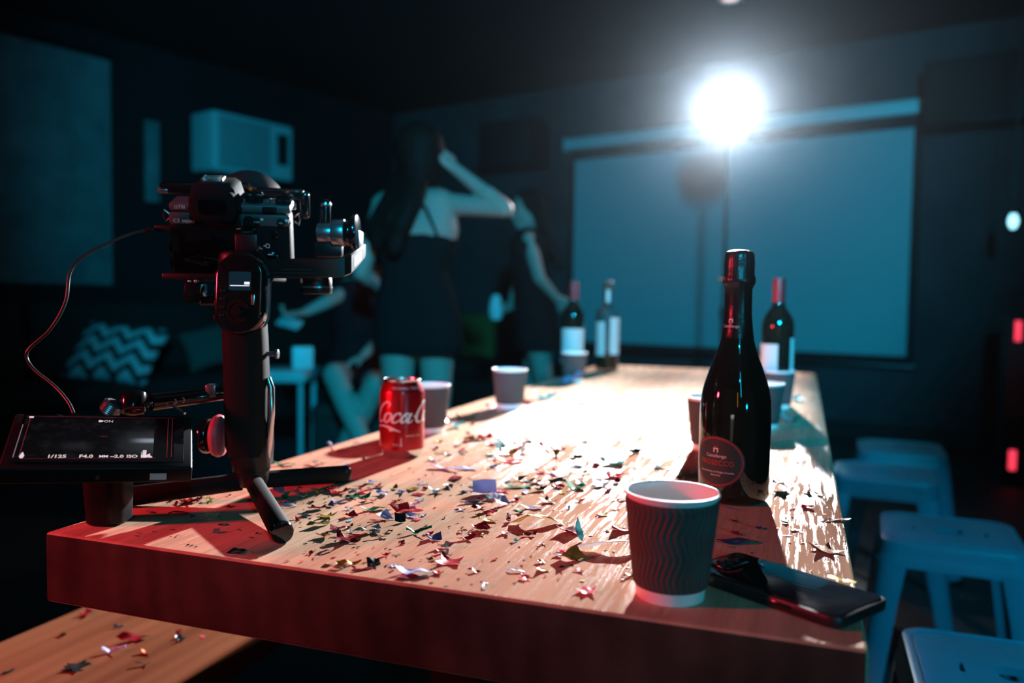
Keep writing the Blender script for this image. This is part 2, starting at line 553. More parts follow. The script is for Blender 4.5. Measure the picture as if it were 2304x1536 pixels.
def blob(mb, name, m, parent=None, voxel=0.007, it=5):
    me = bpy.data.meshes.new(name)
    mb.bm.to_mesh(me)
    mb.bm.free()
    out = bake(me, [('REMESH', dict(mode='VOXEL', voxel_size=voxel, use_smooth_shade=True)), ('SMOOTH', dict(factor=0.5, iterations=it))])
    out.name = name
    out.shade_smooth()
    return mesh_obj(name, out, m, parent)

def lettering(name, s, size, fn, m, parent, shear=0.0, spacing=1.0, align='CENTER', bold=0.0):
    """Printed text as thin flat letters; fn maps the flat x, y of the text to its place."""
    cu = bpy.data.curves.new('txt', 'FONT')
    cu.body, cu.size, cu.shear, cu.space_character, cu.offset = s, size, shear, spacing, bold
    cu.align_x, cu.align_y = align, 'CENTER'
    cu.resolution_u = 3
    o = bpy.data.objects.new('txt', cu)
    COL.objects.link(o)
    dg = bpy.context.evaluated_depsgraph_get()
    dg.update()
    me = bpy.data.meshes.new_from_object(o.evaluated_get(dg))
    bpy.data.objects.remove(o)
    for v in me.vertices:
        v.co = fn(v.co.x, v.co.y)
    me.name = name
    return mesh_obj(name, me, m, parent)

def on_plane(o, ux, uy, off=0.0):
    o, ux, uy = Vector(o), Vector(ux).normalized(), Vector(uy).normalized()
    nn = ux.cross(uy)
    return lambda x, y: o + ux * x + uy * y + nn * off

def on_cyl(rfun, a0, z0, off=0.0003):
    """Wrap round a vertical axis; a0 = heading of the text's middle (0 = -Y side), text reads left to right from outside."""
    def fn(x, y):
        z = z0 + y
        r = (rfun(z) if callable(rfun) else rfun) + off
        a = a0 + x / r
        return Vector((r * math.sin(a), -r * math.cos(a), z))
    return fn

def strokes(name, lines, fn, m, parent):
    """Brush-drawn marks: each line is a list of (x, y, width)."""
    bm = bmesh.new()
    for ln in lines:
        P = spline([(x, y, w_) for x, y, w_ in ln], 6)
        prev = None
        for i, p in enumerate(P):
            a, b = P[max(i-1, 0)], P[min(i+1, len(P)-1)]
            d = Vector((b.x - a.x, b.y - a.y, 0))
            d = d.normalized() if d.length > 1e-9 else Vector((1, 0, 0))
            n = Vector((-d.y, d.x, 0)) * p.z / 2
            v = [bm.verts.new(fn(p.x + n.x, p.y + n.y)), bm.verts.new(fn(p.x - n.x, p.y - n.y))]
            if prev:
                bm.faces.new((prev[0], prev[1], v[1], v[0]))
            prev = v
    me = bpy.data.meshes.new(name)
    bmesh.ops.recalc_face_normals(bm, faces=bm.faces)
    bm.to_mesh(me)
    bm.free()
    return mesh_obj(name, me, m, parent)

def rfun_of(prof):
    def f(z):
        for (r0, z0), (r1, z1) in zip(prof, prof[1:]):
            if z0 <= z <= z1 and z1 > z0:
                return r0 + (r1 - r0) * (z - z0) / (z1 - z0)
        return prof[-1][0]
    return f

# ------------------------------------------------------------------ the room
W0 = Vector((0.57, 7.35, 0))                       # foot of the far wall under the screen's far corner
WD = Vector((0.823, -0.568, 0)).normalized()       # along the far wall, towards the stools' side
WN = Vector((-WD.y, WD.x, 0)) * -1                 # out of the wall into the room
WROT = math.atan2(WD.y, WD.x)
H = 2.90
CORNER_L = W0 - WD * 2.24
CORNER_R = W0 + WD * 7.5
BACK_L = CORNER_L + WN * 10.5
BACK_R = CORNER_R + WN * 10.5

def wall(name, p, q, m, t=0.12, z0=0.0, z1=H):
    """Wall whose room face runs from p to q (the room on its left hand... the thickness goes outwards)."""
    d = (q - p)
    L = d.length
    d.normalize()
    n = Vector((d.y, -d.x, 0))
    mid = (p + q) / 2
    if ((CORNER_L + CORNER_R + BACK_L + BACK_R) / 4 - mid).dot(n) > 0:
        n = -n
    mb = MB()
    mb.box((0, 0, 0), (L + 2 * t, t, z1 - z0))
    o = mb.build(name, m, smooth=False)
    o.location = mid + n * t / 2 + Vector((0, 0, (z0 + z1) / 2))
    o.rotation_euler = (0, 0, math.atan2(d.y, d.x))
    o['kind'] = 'structure'
    return o

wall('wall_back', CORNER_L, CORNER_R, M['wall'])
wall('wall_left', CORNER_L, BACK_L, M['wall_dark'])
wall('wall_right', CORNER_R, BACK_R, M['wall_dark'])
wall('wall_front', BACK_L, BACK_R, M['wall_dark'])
poly = [(p.x, p.y) for p in (CORNER_L, BACK_L, BACK_R, CORNER_R)]
for nm, m, z0, z1 in (('floor', M['floor'], -0.1, 0.0), ('ceiling', M['ceiling'], H, H + 0.1)):
    mb = MB(); mb.prism(poly, z0, z1)
    o = mb.build(nm, m, smooth=False); o['kind'] = 'structure'

def on_wall(s, z, out=0.0):          # point of the far wall, s metres along it
    return W0 + WD * s + WN * out + Vector((0, 0, z))
def wall_mx(s, z, out=0.0):          # local x along the wall, y into the wall, z up
    return Matrix.Translation(on_wall(s, z, out)) @ Matrix.Rotation(WROT, 4, 'Z')

def base_strip(name, p, q, h, out):
    d = (q - p); L = d.length; d.normalize()
    mb = MB(); mb.box((0, 0, h / 2), (L, 0.02, h), bevel=0.003)
    o = mb.build(name, M['skirting'], smooth=False)
    o.location = (p + q) / 2 + out * 0.011
    o.rotation_euler = (0, 0, math.atan2(d.y, d.x))
    o['kind'] = 'structure'
base_strip('baseboard_back', CORNER_L + WD * 0.03, CORNER_R - WD * 0.03, 0.13, WN)
base_strip('baseboard_left', CORNER_L + WN * 0.03, BACK_L - WN * 0.03, 0.13, WD)

LW_D = WN.copy()                     # along the left wall, from the far corner towards the camera
LW_N = WD.copy()                     # out of the left wall
def on_left(s, z, out=0.0):
    return CORNER_L + LW_D * s + LW_N * out + Vector((0, 0, z))
LROT = math.atan2(-LW_D.y, -LW_D.x)  # local x towards the far corner, local y into the wall

# projection screen
t = empty('projection_screen', on_wall(1.365, 0, 0), (0, 0, WROT))
tag(t, 'large projection screen lowered on the far wall behind the spotlight', 'screen')
mb = MB(); mb.box((0, -0.075, 2.365), (2.86, 0.09, 0.10), bevel=0.012)
mb.box((-1.44, -0.075, 2.365), (0.02, 0.10, 0.11), bevel=0.004); mb.box((1.44, -0.075, 2.365), (0.02, 0.10, 0.11), bevel=0.004)
cs = mb.build('casing', M['case_white'], t)
mb = MB(); mb.box((0, -0.06, 1.43), (2.73, 0.006, 1.60))
mb.build('fabric', M['screen_white'], t, smooth=False)
mb = MB()
mb.box((0, -0.061, 2.27), (2.83, 0.008, 0.085)); mb.box((0, -0.061, 0.60), (2.83, 0.008, 0.065))
mb.box((-1.39, -0.061, 1.43), (0.055, 0.008, 1.60)); mb.box((1.39, -0.061, 1.43), (0.055, 0.008, 1.60))
mb.build('border', M['screen_black'], t, smooth=False)
mb = MB(); mb.box((0, -0.06, 0.555), (2.86, 0.03, 0.035), bevel=0.008)
mb.build('bottom_bar', M['black_metal'], t)

# wall speakers
def speaker(s, z, label):
    t = empty('wall_speaker', on_wall(s, z), (0, 0, WROT))
    tag(t, label, 'speaker', 'wall speakers beside the projection screen')
    mb = MB(); mb.box((0, -0.20, 0), (0.58, 0.30, 0.42), bevel=0.012)
    mb.build('cabinet', M['black'], t)
    mb = MB(); mb.box((0, -0.354, 0), (0.54, 0.012, 0.38), bevel=0.004)
    mb.build('grille', M['screen_black'], t)
    mb = MB(); mb.box((0, -0.025, 0), (0.10, 0.05, 0.16), bevel=0.004)
    mb.build('bracket', M['black_metal'], t)
speaker(-0.56, 2.39, 'black speaker box on the far wall, between the standing person and the screen')
speaker(3.10, 2.38, 'black speaker box high on the far wall beyond the bottles, right of the screen')

# pale panel on the left wall
t = empty('wall_panel', on_left(4.05, 0), (0, 0, LROT))
tag(t, 'tall pale panel hanging on the dark left wall', 'panel')
mb = MB(); mb.box((0, -0.03, 1.88), (1.98, 0.05, 1.64), bevel=0.006)
mb.build('board', M['panel'], t)
mb = MB(); mb.box((0, -0.04, 2.72), (2.0, 0.07, 0.05), bevel=0.008)
mb.build('top_rail', M['black_metal'], t)

# window air conditioner and the narrow board beside it
t = empty('air_conditioner', on_left(1.98, 2.22), (0, 0, LROT))
tag(t, 'white boxy air conditioner sticking out of the left wall', 'air conditioner')
mb = MB(); mb.box((0, -0.16, 0), (0.80, 0.30, 0.47), bevel=0.025, seg=3)
mb.build('body', M['ac_white'], t)
mb = MB(); mb.box((-0.10, -0.316, 0.0), (0.50, 0.016, 0.40), bevel=0.006)
for k in range(12): mb.box((-0.10, -0.328, -0.17 + k * 0.031), (0.47, 0.010, 0.010))
mb.build('grille', M['ac_grille'], t)
mb = MB(); mb.box((0.28, -0.316, 0.02), (0.11, 0.014, 0.26), bevel=0.004)
mb.build('control_panel', M['screen_black'], t)
for k in (-0.06, 0.02, 0.09):
    mb = MB(); mb.cyl((0.28, -0.32, k), (0.28, -0.338, k), 0.018, segs=16); mb.build('knob', M['black'], t)
t = MB(); t.box((0, -0.02, 0), (0.11, 0.04, 0.62), bevel=0.005)
o = t.build('wall_board', M['panel'])
o.location = on_left(2.72, 2.02); o.rotation_euler = (0, 0, LROT)
tag(o, 'narrow pale board on the left wall next to the air conditioner', 'board')

# sofa along the left wall with its cushions
t = empty('sofa', on_left(3.0, 0), (0, 0, LROT))
tag(t, 'long dark brown sofa along the left wall', 'sofa')
mb = MB(); mb.box((0, -0.42, 0.14), (4.4, 0.78, 0.24), bevel=0.03); mb.build('base', M['sofa'], t)
for k in range(3):
    mb = MB(); mb.box((-1.46 + 1.46 * k, -0.47, 0.34), (1.44, 0.68, 0.17), bevel=0.05, seg=4); mb.build('seat_cushion', M['sofa'], t)
    mb = MB(); mb.box((-1.46 + 1.46 * k, -0.13, 0.68), (1.44, 0.20, 0.54), bevel=0.06, seg=4, rot=Matrix.Rotation(R(-8), 3, 'X')); mb.build('back_cushion', M['sofa'], t)

def cushion(name, loc, rot, sx, sy, m, label, grp=None):
    t = bmesh.new()
    bmesh.ops.create_grid(t, x_segments=20, y_segments=20, size=0.5)
    top = t.verts[:]
    for v in top:
        u, q = abs(v.co.x) * 2, abs(v.co.y) * 2
        k = (max(0, 1 - u ** 3) * max(0, 1 - q ** 3)) ** 0.5
        pin = 1 - 0.08 * (1 - abs(u * q)) * max(u, q) ** 4
        v.co = Vector((v.co.x * sx * pin, v.co.y * sy * pin, 0.075 * k))
    g = bmesh.ops.duplicate(t, geom=t.verts[:] + t.edges[:] + t.faces[:])
    for v in g['geom']:
        if isinstance(v, bmesh.types.BMVert): v.co.z *= -1
    bmesh.ops.remove_doubles(t, verts=t.verts, dist=0.0005)
    bmesh.ops.recalc_face_normals(t, faces=t.faces)
    me = bpy.data.meshes.new(name); t.to_mesh(me); t.free(); me.shade_smooth()
    o = mesh_obj(name, me, m)
    o.location, o.rotation_euler = loc, rot
    tag(o, label, 'cushion', grp)
    return o
p = at(262, 836, 5.5)
cushion('throw_cushion', Vector((p.x, p.y, 0.60)), (R(52), R(4), R(-8)), 0.62, 0.46, M['chevron'], 'cushion with a red and white zigzag pattern on the sofa')
p = at(445, 770, 5.9)
cushion('throw_cushion', Vector((p.x - 0.03, p.y + 0.25, 0.60)), (R(70), R(-14), R(35)), 0.34, 0.32, M['cushion_grey'], 'plain grey cushion on the sofa behind the camera handle')

# low seat and cushion at the far wall
t = empty('padded_bench', on_wall(-1.05, 0), (0, 0, WROT))
tag(t, 'low dark padded seat against the far wall behind the standing person', 'seat')
mb = MB(); mb.box((0, -0.36, 0.15), (1.9, 0.66, 0.26), bevel=0.02); mb.build('base', M['sofa'], t)
mb = MB(); mb.box((0, -0.36, 0.36), (1.9, 0.68, 0.16), bevel=0.05, seg=4); mb.build('seat_cushion', M['sofa'], t)
cushion('throw_cushion', on_wall(-0.92, 0.66, 0.28), (R(72), 0, WROT + R(4)), 0.50, 0.44, M['cushion_olive'], 'olive green cushion leaning on the far wall seat')

# wall lamp and the red-lit box on the stools' side
p = at(2280, 490, 4.6)
t = empty('wall_lamp', p)
tag(t, 'small glowing bulb lamp hanging beyond the stools', 'lamp')
mb = MB(); mb.cyl((0, 0, 0.02), (0, 0, 0.085), 0.022, 0.018, 20, 0.004); mb.build('socket', M['black_metal'], t)
mb = MB(); mb.lathe([(0, -0.062), (0.012, -0.058), (0.024, -0.035), (0.026, -0.012), (0.018, 0.012), (0.014, 0.022)], 24)
mb.build('bulb', mat('lit_bulb_glass', (0.8, 0.9, 0.9), 0.3, emit=(0.35, 0.85, 1.0), strength=2.2), t)
mb = MB(); mb.tube([(0, 0, 0.08), (0, 0, 0.4), (0, 0, H - p.z)], 0.004, 8); mb.build('cord', M['cable'], t)

t = empty('speaker_tower', (2.98, 4.62, 0), (0, 0, R(-25)))
tag(t, 'black speaker tower with red glowing strips beyond the stools', 'speaker')
mb = MB(); mb.box((0, 0, 0.475), (0.34, 0.34, 0.95), bevel=0.015); mb.build('cabinet', M['black'], t)
mb = MB(); mb.box((-0.12, -0.175, 0.86), (0.03, 0.012, 0.11), bevel=0.003)
mb.build('light_strip', led := mat('red_led_strip', (0.5, 0.05, 0.06), 0.4, emit=(1.0, 0.05, 0.10), strength=1.3), t)
mb = MB(); mb.box((-0.12, -0.175, 0.14), (0.035, 0.012, 0.11), bevel=0.003); mb.build('light_strip', led, t)
mb = MB(); mb.cyl((0.03, -0.17, 0.60), (0.03, -0.185, 0.60), 0.10, 0.095, 32); mb.cyl((0.03, -0.17, 0.30), (0.03, -0.185, 0.30), 0.12, 0.115, 32)
mb.build('driver', M['rubber'], t)

# ceiling spot right above the lamp
p = onz(1643, -6, H)
t = empty('ceiling_light', (p.x, p.y, H))
tag(t, 'small round ceiling downlight above the bright lamp', 'lamp')
mb = MB(); mb.lathe([(0.075, -0.0), (0.075, -0.014), (0.055, -0.016), (0.05, -0.004)], 32, cap0=False, cap1=False); mb.build('trim_ring', M['case_white'], t)
mb = MB(); mb.lathe([(0, -0.008), (0.05, -0.008)], 32, cap0=False, cap1=False)
mb.build('diffuser', mat('downlight_diffuser', (0.8, 0.8, 0.8), 0.5, emit=(1.0, 0.72, 0.70), strength=1.2), t)

# ------------------------------------------------------------------ the bright lamp on its stand
d = (LAMP_AIM - LAMP).normalized()
t = empty('studio_lamp', (LAMP.x, LAMP.y, 0))
tag(t, 'blazing white spotlight on a tall thin stand behind the table', 'lamp')
inv = Matrix.Translation((-LAMP.x, -LAMP.y, 0))
fr = inv @ frame(LAMP, LAMP + d)
mb = MB(); mb.lathe([(0.055, -0.26), (0.075, -0.25), (0.078, -0.05), (0.125, 0.035), (0.140, 0.06), (0.136, 0.06), (0.120, 0.033), (0.07, -0.03)], 48, fr, cap1=False)
mb.build('housing', M['black_metal'], t)
mb = MB(); mb.lathe([(0, 0.030), (0.118, 0.030)], 48, fr, cap0=False, cap1=False)
mb.build('lamp_face', mat('lit_lamp_face', (0.9, 0.9, 0.9), 0.4, emit=(0.93, 0.96, 1.0), strength=60), t)
top = Vector((0, 0, LAMP.z - 0.20))
mb = MB(); mb.tube([(0.10, 0.05, LAMP.z - 0.02), (0.10, 0.04, LAMP.z - 0.15), (0.0, 0.03, LAMP.z - 0.19), (-0.10, 0.04, LAMP.z - 0.15), (-0.10, 0.05, LAMP.z - 0.02)], 0.010, 10)
mb.build('yoke', M['black_metal'], t)
mb = MB(); mb.cyl((0, 0.03, 0.9), (0, 0.03, LAMP.z - 0.18), 0.011, segs=16); mb.cyl((0, 0.03, 0.10), (0, 0.03, 0.95), 0.015, segs=16)
mb.cyl((0, 0.03, 0.90), (0, 0.03, 0.97), 0.021, segs=16); mb.build('pole', M['black_metal'], t)
for k in range(3):
    a = R(60 + 120 * k)
    mb = MB(); mb.tube([(0.0, 0.03, 0.62), (0.42 * math.cos(a), 0.03 + 0.42 * math.sin(a), 0.012)], 0.010, 10); mb.build('leg', M['black_metal'], t)

# ------------------------------------------------------------------ table and bench
TZ = 0.75
THK = 0.074
A = R(19.5)
TA = Vector((math.sin(A), math.cos(A), 0))         # along the table, away from the camera
TC = Vector((math.cos(A), -math.sin(A), 0))        # across it, towards the stools
T0 = onz(100, 1197, TZ); T0.z = 0                  # near left corner
TW, TL = 0.792, 2.47
def tt(c, a, z=0.0):
    return T0 + TC * c + TA * a + Vector((0, 0, z))
t = empty('table', T0, (0, 0, -A))
tag(t, 'long thick varnished wooden table strewn with confetti', 'table')
mb = MB(); mb.box((TW / 2, TL / 2, TZ - THK / 2), (TW, TL, THK), bevel=0.004, seg=3)
top = mb.build('tabletop', M['wood'], t)
top.data.materials.append(M['end_grain'])
for pl in top.data.polygons:
    if abs(pl.normal.y) > 0.8: pl.material_index = 1
for cx in (0.16, TW - 0.16):
    for ay in (0.75, TL - 0.42):
        mb = MB(); mb.box((cx, ay, (TZ - THK) / 2), (0.09, 0.09, TZ - THK), bevel=0.004); mb.build('leg', M['black'], t)
mb = MB(); mb.box((TW / 2, 0.75, TZ - THK - 0.045), (TW - 0.32, 0.06, 0.09)); mb.box((TW / 2, TL - 0.42, TZ - THK - 0.045), (TW - 0.32, 0.06, 0.09)); mb.box((TW / 2, TL / 2 + 0.16, 0.2), (0.06, TL - 1.17, 0.08))
mb.build('apron', M['black'], t)

BZ = 0.45
t = empty('bench', tt(-0.255, 0.6), (0, 0, -A))
tag(t, 'low wooden bench beside the table, sprinkled with dark confetti', 'bench')
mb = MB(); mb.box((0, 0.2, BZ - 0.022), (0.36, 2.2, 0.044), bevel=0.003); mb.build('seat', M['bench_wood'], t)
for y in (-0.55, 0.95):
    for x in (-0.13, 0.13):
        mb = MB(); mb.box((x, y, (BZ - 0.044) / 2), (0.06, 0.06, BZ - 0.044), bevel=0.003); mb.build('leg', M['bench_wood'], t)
    
# ------------------------------------------------------------------ steel stools
def stool_mesh():
    S, hz = 0.152, 0.45
    mb = MB()
    mb.prism(rrect(2 * S, 2 * S, 0.045, 6), hz - 0.012, hz, bevel=0.006)
    me = bpy.data.meshes.new('s'); mb.bm.to_mesh(me); mb.bm.free()
    cut = MB(); cut.prism(rrect(0.060, 0.050, 0.015, 5), hz - 0.05, hz + 0.05)
    for sx in (-1, 1): cut.prism([(x + sx * 0.078, y) for x, y in rrect(0.007, 0.036, 0.003, 3)], hz - 0.05, hz + 0.05)
    cm = bpy.data.meshes.new('c'); cut.bm.to_mesh(cm); cut.bm.free()
    co = bpy.data.objects.new('cutter', cm); COL.objects.link(co)
    seat = bake(me, [('BOOLEAN', dict(operation='DIFFERENCE', object=co, solver='MANIFOLD'))])
    bpy.data.objects.remove(co)
    seat.shade_smooth(); seat.set_sharp_from_angle(angle=R(35))
    return seat

def ring_strip(half, rad, z, seg=5):
    return [Vector((x, y, z)) for x, y in rrect(2 * half, 2 * half, rad, seg)]

def make_stool():
    t = empty('metal_stool')
    mesh_obj('seat', stool_mesh(), M['stool'], t)
    # raised rim round the seat
    mb = MB(); q = rrect(0.270, 0.270, 0.035, 6); mb.tube([(x, y, 0.4505) for x, y in q] + [(q[0][0], q[0][1], 0.4505)], 0.0028, 8, False)
    mb.build('seat_rim', M['stool'], t)
    # apron, flaring downwards
    bm = bmesh.new()
    levels = [(0.152, 0.045, 0.445), (0.155, 0.045, 0.436), (0.1555, 0.045, 0.420), (0.157, 0.045, 0.416), (0.161, 0.045, 0.392)]
    rings = [[bm.verts.new(p) for p in ring_strip(h, r, z)] for h, r, z in levels]
    for a, b in zip(rings, rings[1:]):
        for i in range(len(a)):
            j = (i + 1) % len(a); bm.faces.new((a[i], b[i], b[j], a[j]))
    bmesh.ops.solidify(bm, geom=bm.faces[:], thickness=0.0025)
    bmesh.ops.recalc_face_normals(bm, faces=bm.faces)
    me = bpy.data.meshes.new('apron'); bm.to_mesh(me); bm.free(); me.shade_smooth(); me.set_sharp_from_angle(angle=R(40))
    mesh_obj('apron', me, M['stool'], t)
    for k in range(4):
        bm = bmesh.new()
        rows = []
        for half, wd, z in ((0.1595, 0.030, 0.402), (0.170, 0.022, 0.30), (0.188, 0.017, 0.14), (0.206, 0.013, 0.012)):
            r = 0.035
            pts = [Vector((half - r - wd, half, z)), Vector((half - r - wd * 0.5, half + 0.002, z))]
            pts += [Vector((half - r + r * math.sin(R(90) * i / 5), half - r + r * math.cos(R(90) * i / 5), z)) for i in range(6)]
            pts += [Vector((half + 0.002, half - r - wd * 0.5, z)), Vector((half, half - r - wd, z))]
            rows.append([bm.verts.new(p) for p in pts])
        for a, b in zip(rows, rows[1:]):
            for i in range(len(a) - 1): bm.faces.new((a[i], a[i+1], b[i+1], b[i]))
        bmesh.ops.recalc_face_normals(bm, faces=bm.faces)
        bmesh.ops.solidify(bm, geom=bm.faces[:], thickness=0.003)
        bmesh.ops.rotate(bm, cent=(0, 0, 0), matrix=Matrix.Rotation(PI / 2 * k, 3, 'Z'), verts=bm.verts)
        bmesh.ops.recalc_face_normals(bm, faces=bm.faces)
        me = bpy.data.meshes.new('leg'); bm.to_mesh(me); bm.free(); me.shade_smooth(); me.set_sharp_from_angle(angle=R(40))
        lg = mesh_obj('leg', me, M['stool'], t)
        mb = MB(); mb.cyl((0.190, 0.190, 0.0), (0.190, 0.190, 0.016), 0.020, segs=16)
        f = mb.build('foot_cap', M['rubber'], lg); f.rotation_euler = (0, 0, PI / 2 * k)
    return t
stool0 = make_stool()
for i, (c, a, rz, lb) in enumerate((
        (0.270, 0.745, -20.5, 'nearest blue steel stool, only its seat top showing at the table corner'),
        (0.300, 1.575, -24.0, 'blue steel stool standing behind the nearest stool, whole front in view'),
        (0.215, 2.28, -24.0, 'blue steel stool farthest along the table, partly hidden by its edge'),
        (0.32, 2.82, -22.0, 'dim blue steel stool showing only a seat corner behind the farthest full stool'))):
    s = stool0 if i == 0 else copy_tree(stool0)
    s.location = T0 + TC * (TW + c) + TA * a
    s.rotation_euler = (0, 0, R(rz))
    tag(s, lb, 'stool', 'blue steel stools along the table')

# ------------------------------------------------------------------ paper cups
CUP_H, CUP_RT, CUP_RB = 0.090, 0.0383, 0.0285
def cup_r(z):
    return CUP_RB + (CUP_RT - CUP_RB) * z / CUP_H
def cup_sleeve():
    bm = bmesh.new()
    N, SEG, ROWS = 44, 440, 44
    z0, z1 = 0.0105, 0.0845
    rows = []
    for k in range(ROWS + 1):
        z = z0 + (z1 - z0) * k / ROWS
        edge = min(1.0, k / 2, (ROWS - k) / 2)
        ph = 0.066 * math.asin(0.96 * math.sin(2 * PI * (z - 0.012) / 0.037)) * 0.9
        row = []
        for i in range(SEG):
            th = 2 * PI * i / SEG
            r = cup_r(z) + 0.0008 + edge * 0.00115 * (0.5 + 0.5 * math.sin(N * (th + ph)))
            row.append(bm.verts.new((r * math.cos(th), r * math.sin(th), z)))
        rows.append(row)
    for a, b in zip(rows, rows[1:]):
        for i in range(SEG):
            j = (i + 1) % SEG
            bm.faces.new((a[i], a[j], b[j], b[i]))
    me = bpy.data.meshes.new('sleeve'); bm.to_mesh(me); bm.free(); me.shade_smooth()
    return me
def make_cup():
    t = empty('paper_cup')
    h = CUP_H
    prof = [(0, 0.006), (CUP_RB - 0.002, 0.006), (CUP_RB - 0.0012, 0.0), (CUP_RB, 0.0), (cup_r(0.0105), 0.0105), (cup_r(0.084), 0.084), (cup_r(h - 0.004), h - 0.004),
            (CUP_RT + 0.0012, h - 0.0034), (CUP_RT + 0.0020, h - 0.0018), (CUP_RT + 0.0013, h - 0.0002), (CUP_RT, h), (CUP_RT - 0.001, h - 0.001), (cup_r(h - 0.006) - 0.0008, h - 0.006), (CUP_RB - 0.0008, 0.009), (0, 0.009)]
    mb = MB(); mb.lathe(prof, 72); mb.build('body', M['cup_white'], t)
    mesh_obj('sleeve', cup_sleeve(), M['cup_sleeve'], t)
    return t
cup0 = make_cup()
cups = [
    (1507, 1338, 'ripple paper cup nearest the camera, in front of the prosecco bottle', 20),
    (1597, 1011, 'ripple paper cup half hidden behind the left side of the prosecco bottle', 200),
    (1716, 961, 'ripple paper cup just behind the right shoulder of the prosecco bottle', 90),
    (1748, 917, 'ripple paper cup touching the red-capped wine bottle, with foil sticking out', 140),
    (964, 971, 'ripple paper cup standing behind the red soda can', 60),
    (1146, 917, 'ripple paper cup alone at the table edge, between can and clear bottle', 300),
    (1291, 858, 'ripple paper cup in front of the dark wine bottle at the far end', 10),
]
for i, (x, y, lb, rz) in enumerate(cups):
    c = cup0 if i == 0 else copy_tree(cup0)
    p = onz(x, y, TZ)
    c.location = (p.x, p.y, TZ + 0.0002)
    c.rotation_euler = (0, 0, R(rz))
    tag(c, lb, 'cup', 'ripple paper cups on the table')

# ------------------------------------------------------------------ soda can
p = onz(904, 1024, TZ)
t = empty('soda_can', (p.x, p.y, TZ + 0.0002), (0, 0, math.atan2(p.x, p.y) * -1))
t.scale = (1.06, 1.06, 1.06)
tag(t, 'red soda can with white script lettering on the table', 'can')
CR = 0.0331
prof = [(0, 0.008), (0.018, 0.006), (0.0235, 0.0015), (0.0255, 0.0), (0.0275, 0.0018), (0.031, 0.0075), (CR, 0.0125)]
mb = MB(); mb.lathe(prof, 64, cap1=False); mb.build('base', M['alu'], t)
cprof = [(CR, 0.0125), (CR, 0.096), (0.0322, 0.0985), (0.0305, 0.1025), (0.0283, 0.1078), (0.0268, 0.1108)]
mb = MB(); mb.lathe(cprof, 96, cap0=False, cap1=False); body = mb.build('body', M['can_red'], t)
mb = MB(); mb.lathe([(0.0268, 0.1108), (0.0262, 0.1122), (0.0272, 0.1132), (0.0276, 0.1145), (0.0270, 0.1155), (0.0262, 0.1148), (0.0255, 0.1105), (0.0235, 0.1098), (0.022, 0.1118), (0, 0.1118)], 64, cap0=False)
lid = mb.build('lid', M['alu'], t)
mb = MB(); mb.prism([(x, y + 0.004) for x, y in rrect(0.014, 0.024, 0.0065, 6)], 0.1122, 0.1134, bevel=0.0004); mb.build('pull_tab', M['alu'], lid)
u = 0.0163
crf = lambda z: CR
base_fn = on_cyl(CR, R(-82), 0.0535, 0.00025)
def sc(x, y): return base_fn((x + 0.26 * y) * u, y * u * 0.84)
C_ = [(1.25, 1.62, .10), (1.32, 1.95, .13), (1.02, 2.18, .15), (.62, 1.98, .20), (.22, 1.35, .27), (.06, .72, .30), (.20, .16, .24), (.55, 0.0, .20), (.92, .18, .14), (1.15, .52, .09)]
o_ = [(.45, 1.02, .16), (.16, .86, .22), (.06, .48, .26), (.22, .06, .18), (.52, .06, .18), (.74, .42, .24), (.72, .84, .20), (.45, 1.02, .15)]
c_ = [(.72, .72, .12), (.66, 1.0, .18), (.36, .96, .2), (.10, .55, .27), (.18, .08, .22), (.50, .04, .17), (.84, .38, .09)]
a_ = [[(.70, .80, .12), (.46, 1.0, .16), (.16, .74, .24), (.06, .32, .25), (.22, .02, .18), (.50, .28, .14), (.72, .78, .10)], [(.82, 1.02, .20), (.70, .50, .27), (.70, .10, .22), (.90, .02, .16), (1.12, .30, .08)]]
l_ = [[(.1, .5, .08), (.5, 1.5, .14), (.62, 2.1, .16), (.42, 2.1, .14), (.2, 1.2, .2), (.12, .3, .24), (.3, .0, .18), (.6, .3, .08)]]
def sh(ln, dx, k=1.0): return [(x * k + dx, y * k, w_ * k) for x, y, w_ in ln]
L_ = [sh(C_, 0), sh(o_, 1.0), sh(c_, 1.86)] + [sh(q, 2.72) for q in a_] + [[(3.86, .62, .16), (4.16, .72, .2)]]
L_ += [sh(C_, 4.1), sh(o_, 5.15)] + [sh(q, 6.0) for q in l_] + [sh(q, 6.6) for q in a_]
L_ += [[(.02, -.62, .05), (.5, -.50, .12), (1.1, -.42, .17), (1.7, -.48, .22), (2.2, -.66, .26), (2.7, -.84, .16), (3.05, -.95, .05)],
       [(1.9, -.62, .2), (2.1, -.86, .16), (2.35, -.80, .1)]]
strokes('script_logo', L_, sc, M['can_white'], body)
cp = rfun_of(cprof)
lettering('neck_text', 'ORIGINAL TASTE', 0.0052, on_cyl(cp, R(12), 0.1032), M['can_white'], body, spacing=1.1)
lettering('volume_text', '330 ml', 0.0055, on_cyl(cp, R(-12), 0.021), M['can_white'], body)
lettering('small_text', 'ORIGINAL TASTE', 0.0032, on_cyl(cp, R(30), 0.034), M['can_white'], body)
strokes('vertical_mark', [[(0.0, 0.0, .0012), (0.0, 0.012, .0012)]], on_cyl(cp, R(-2), 0.019), M['can_white'], body)
p_can = p

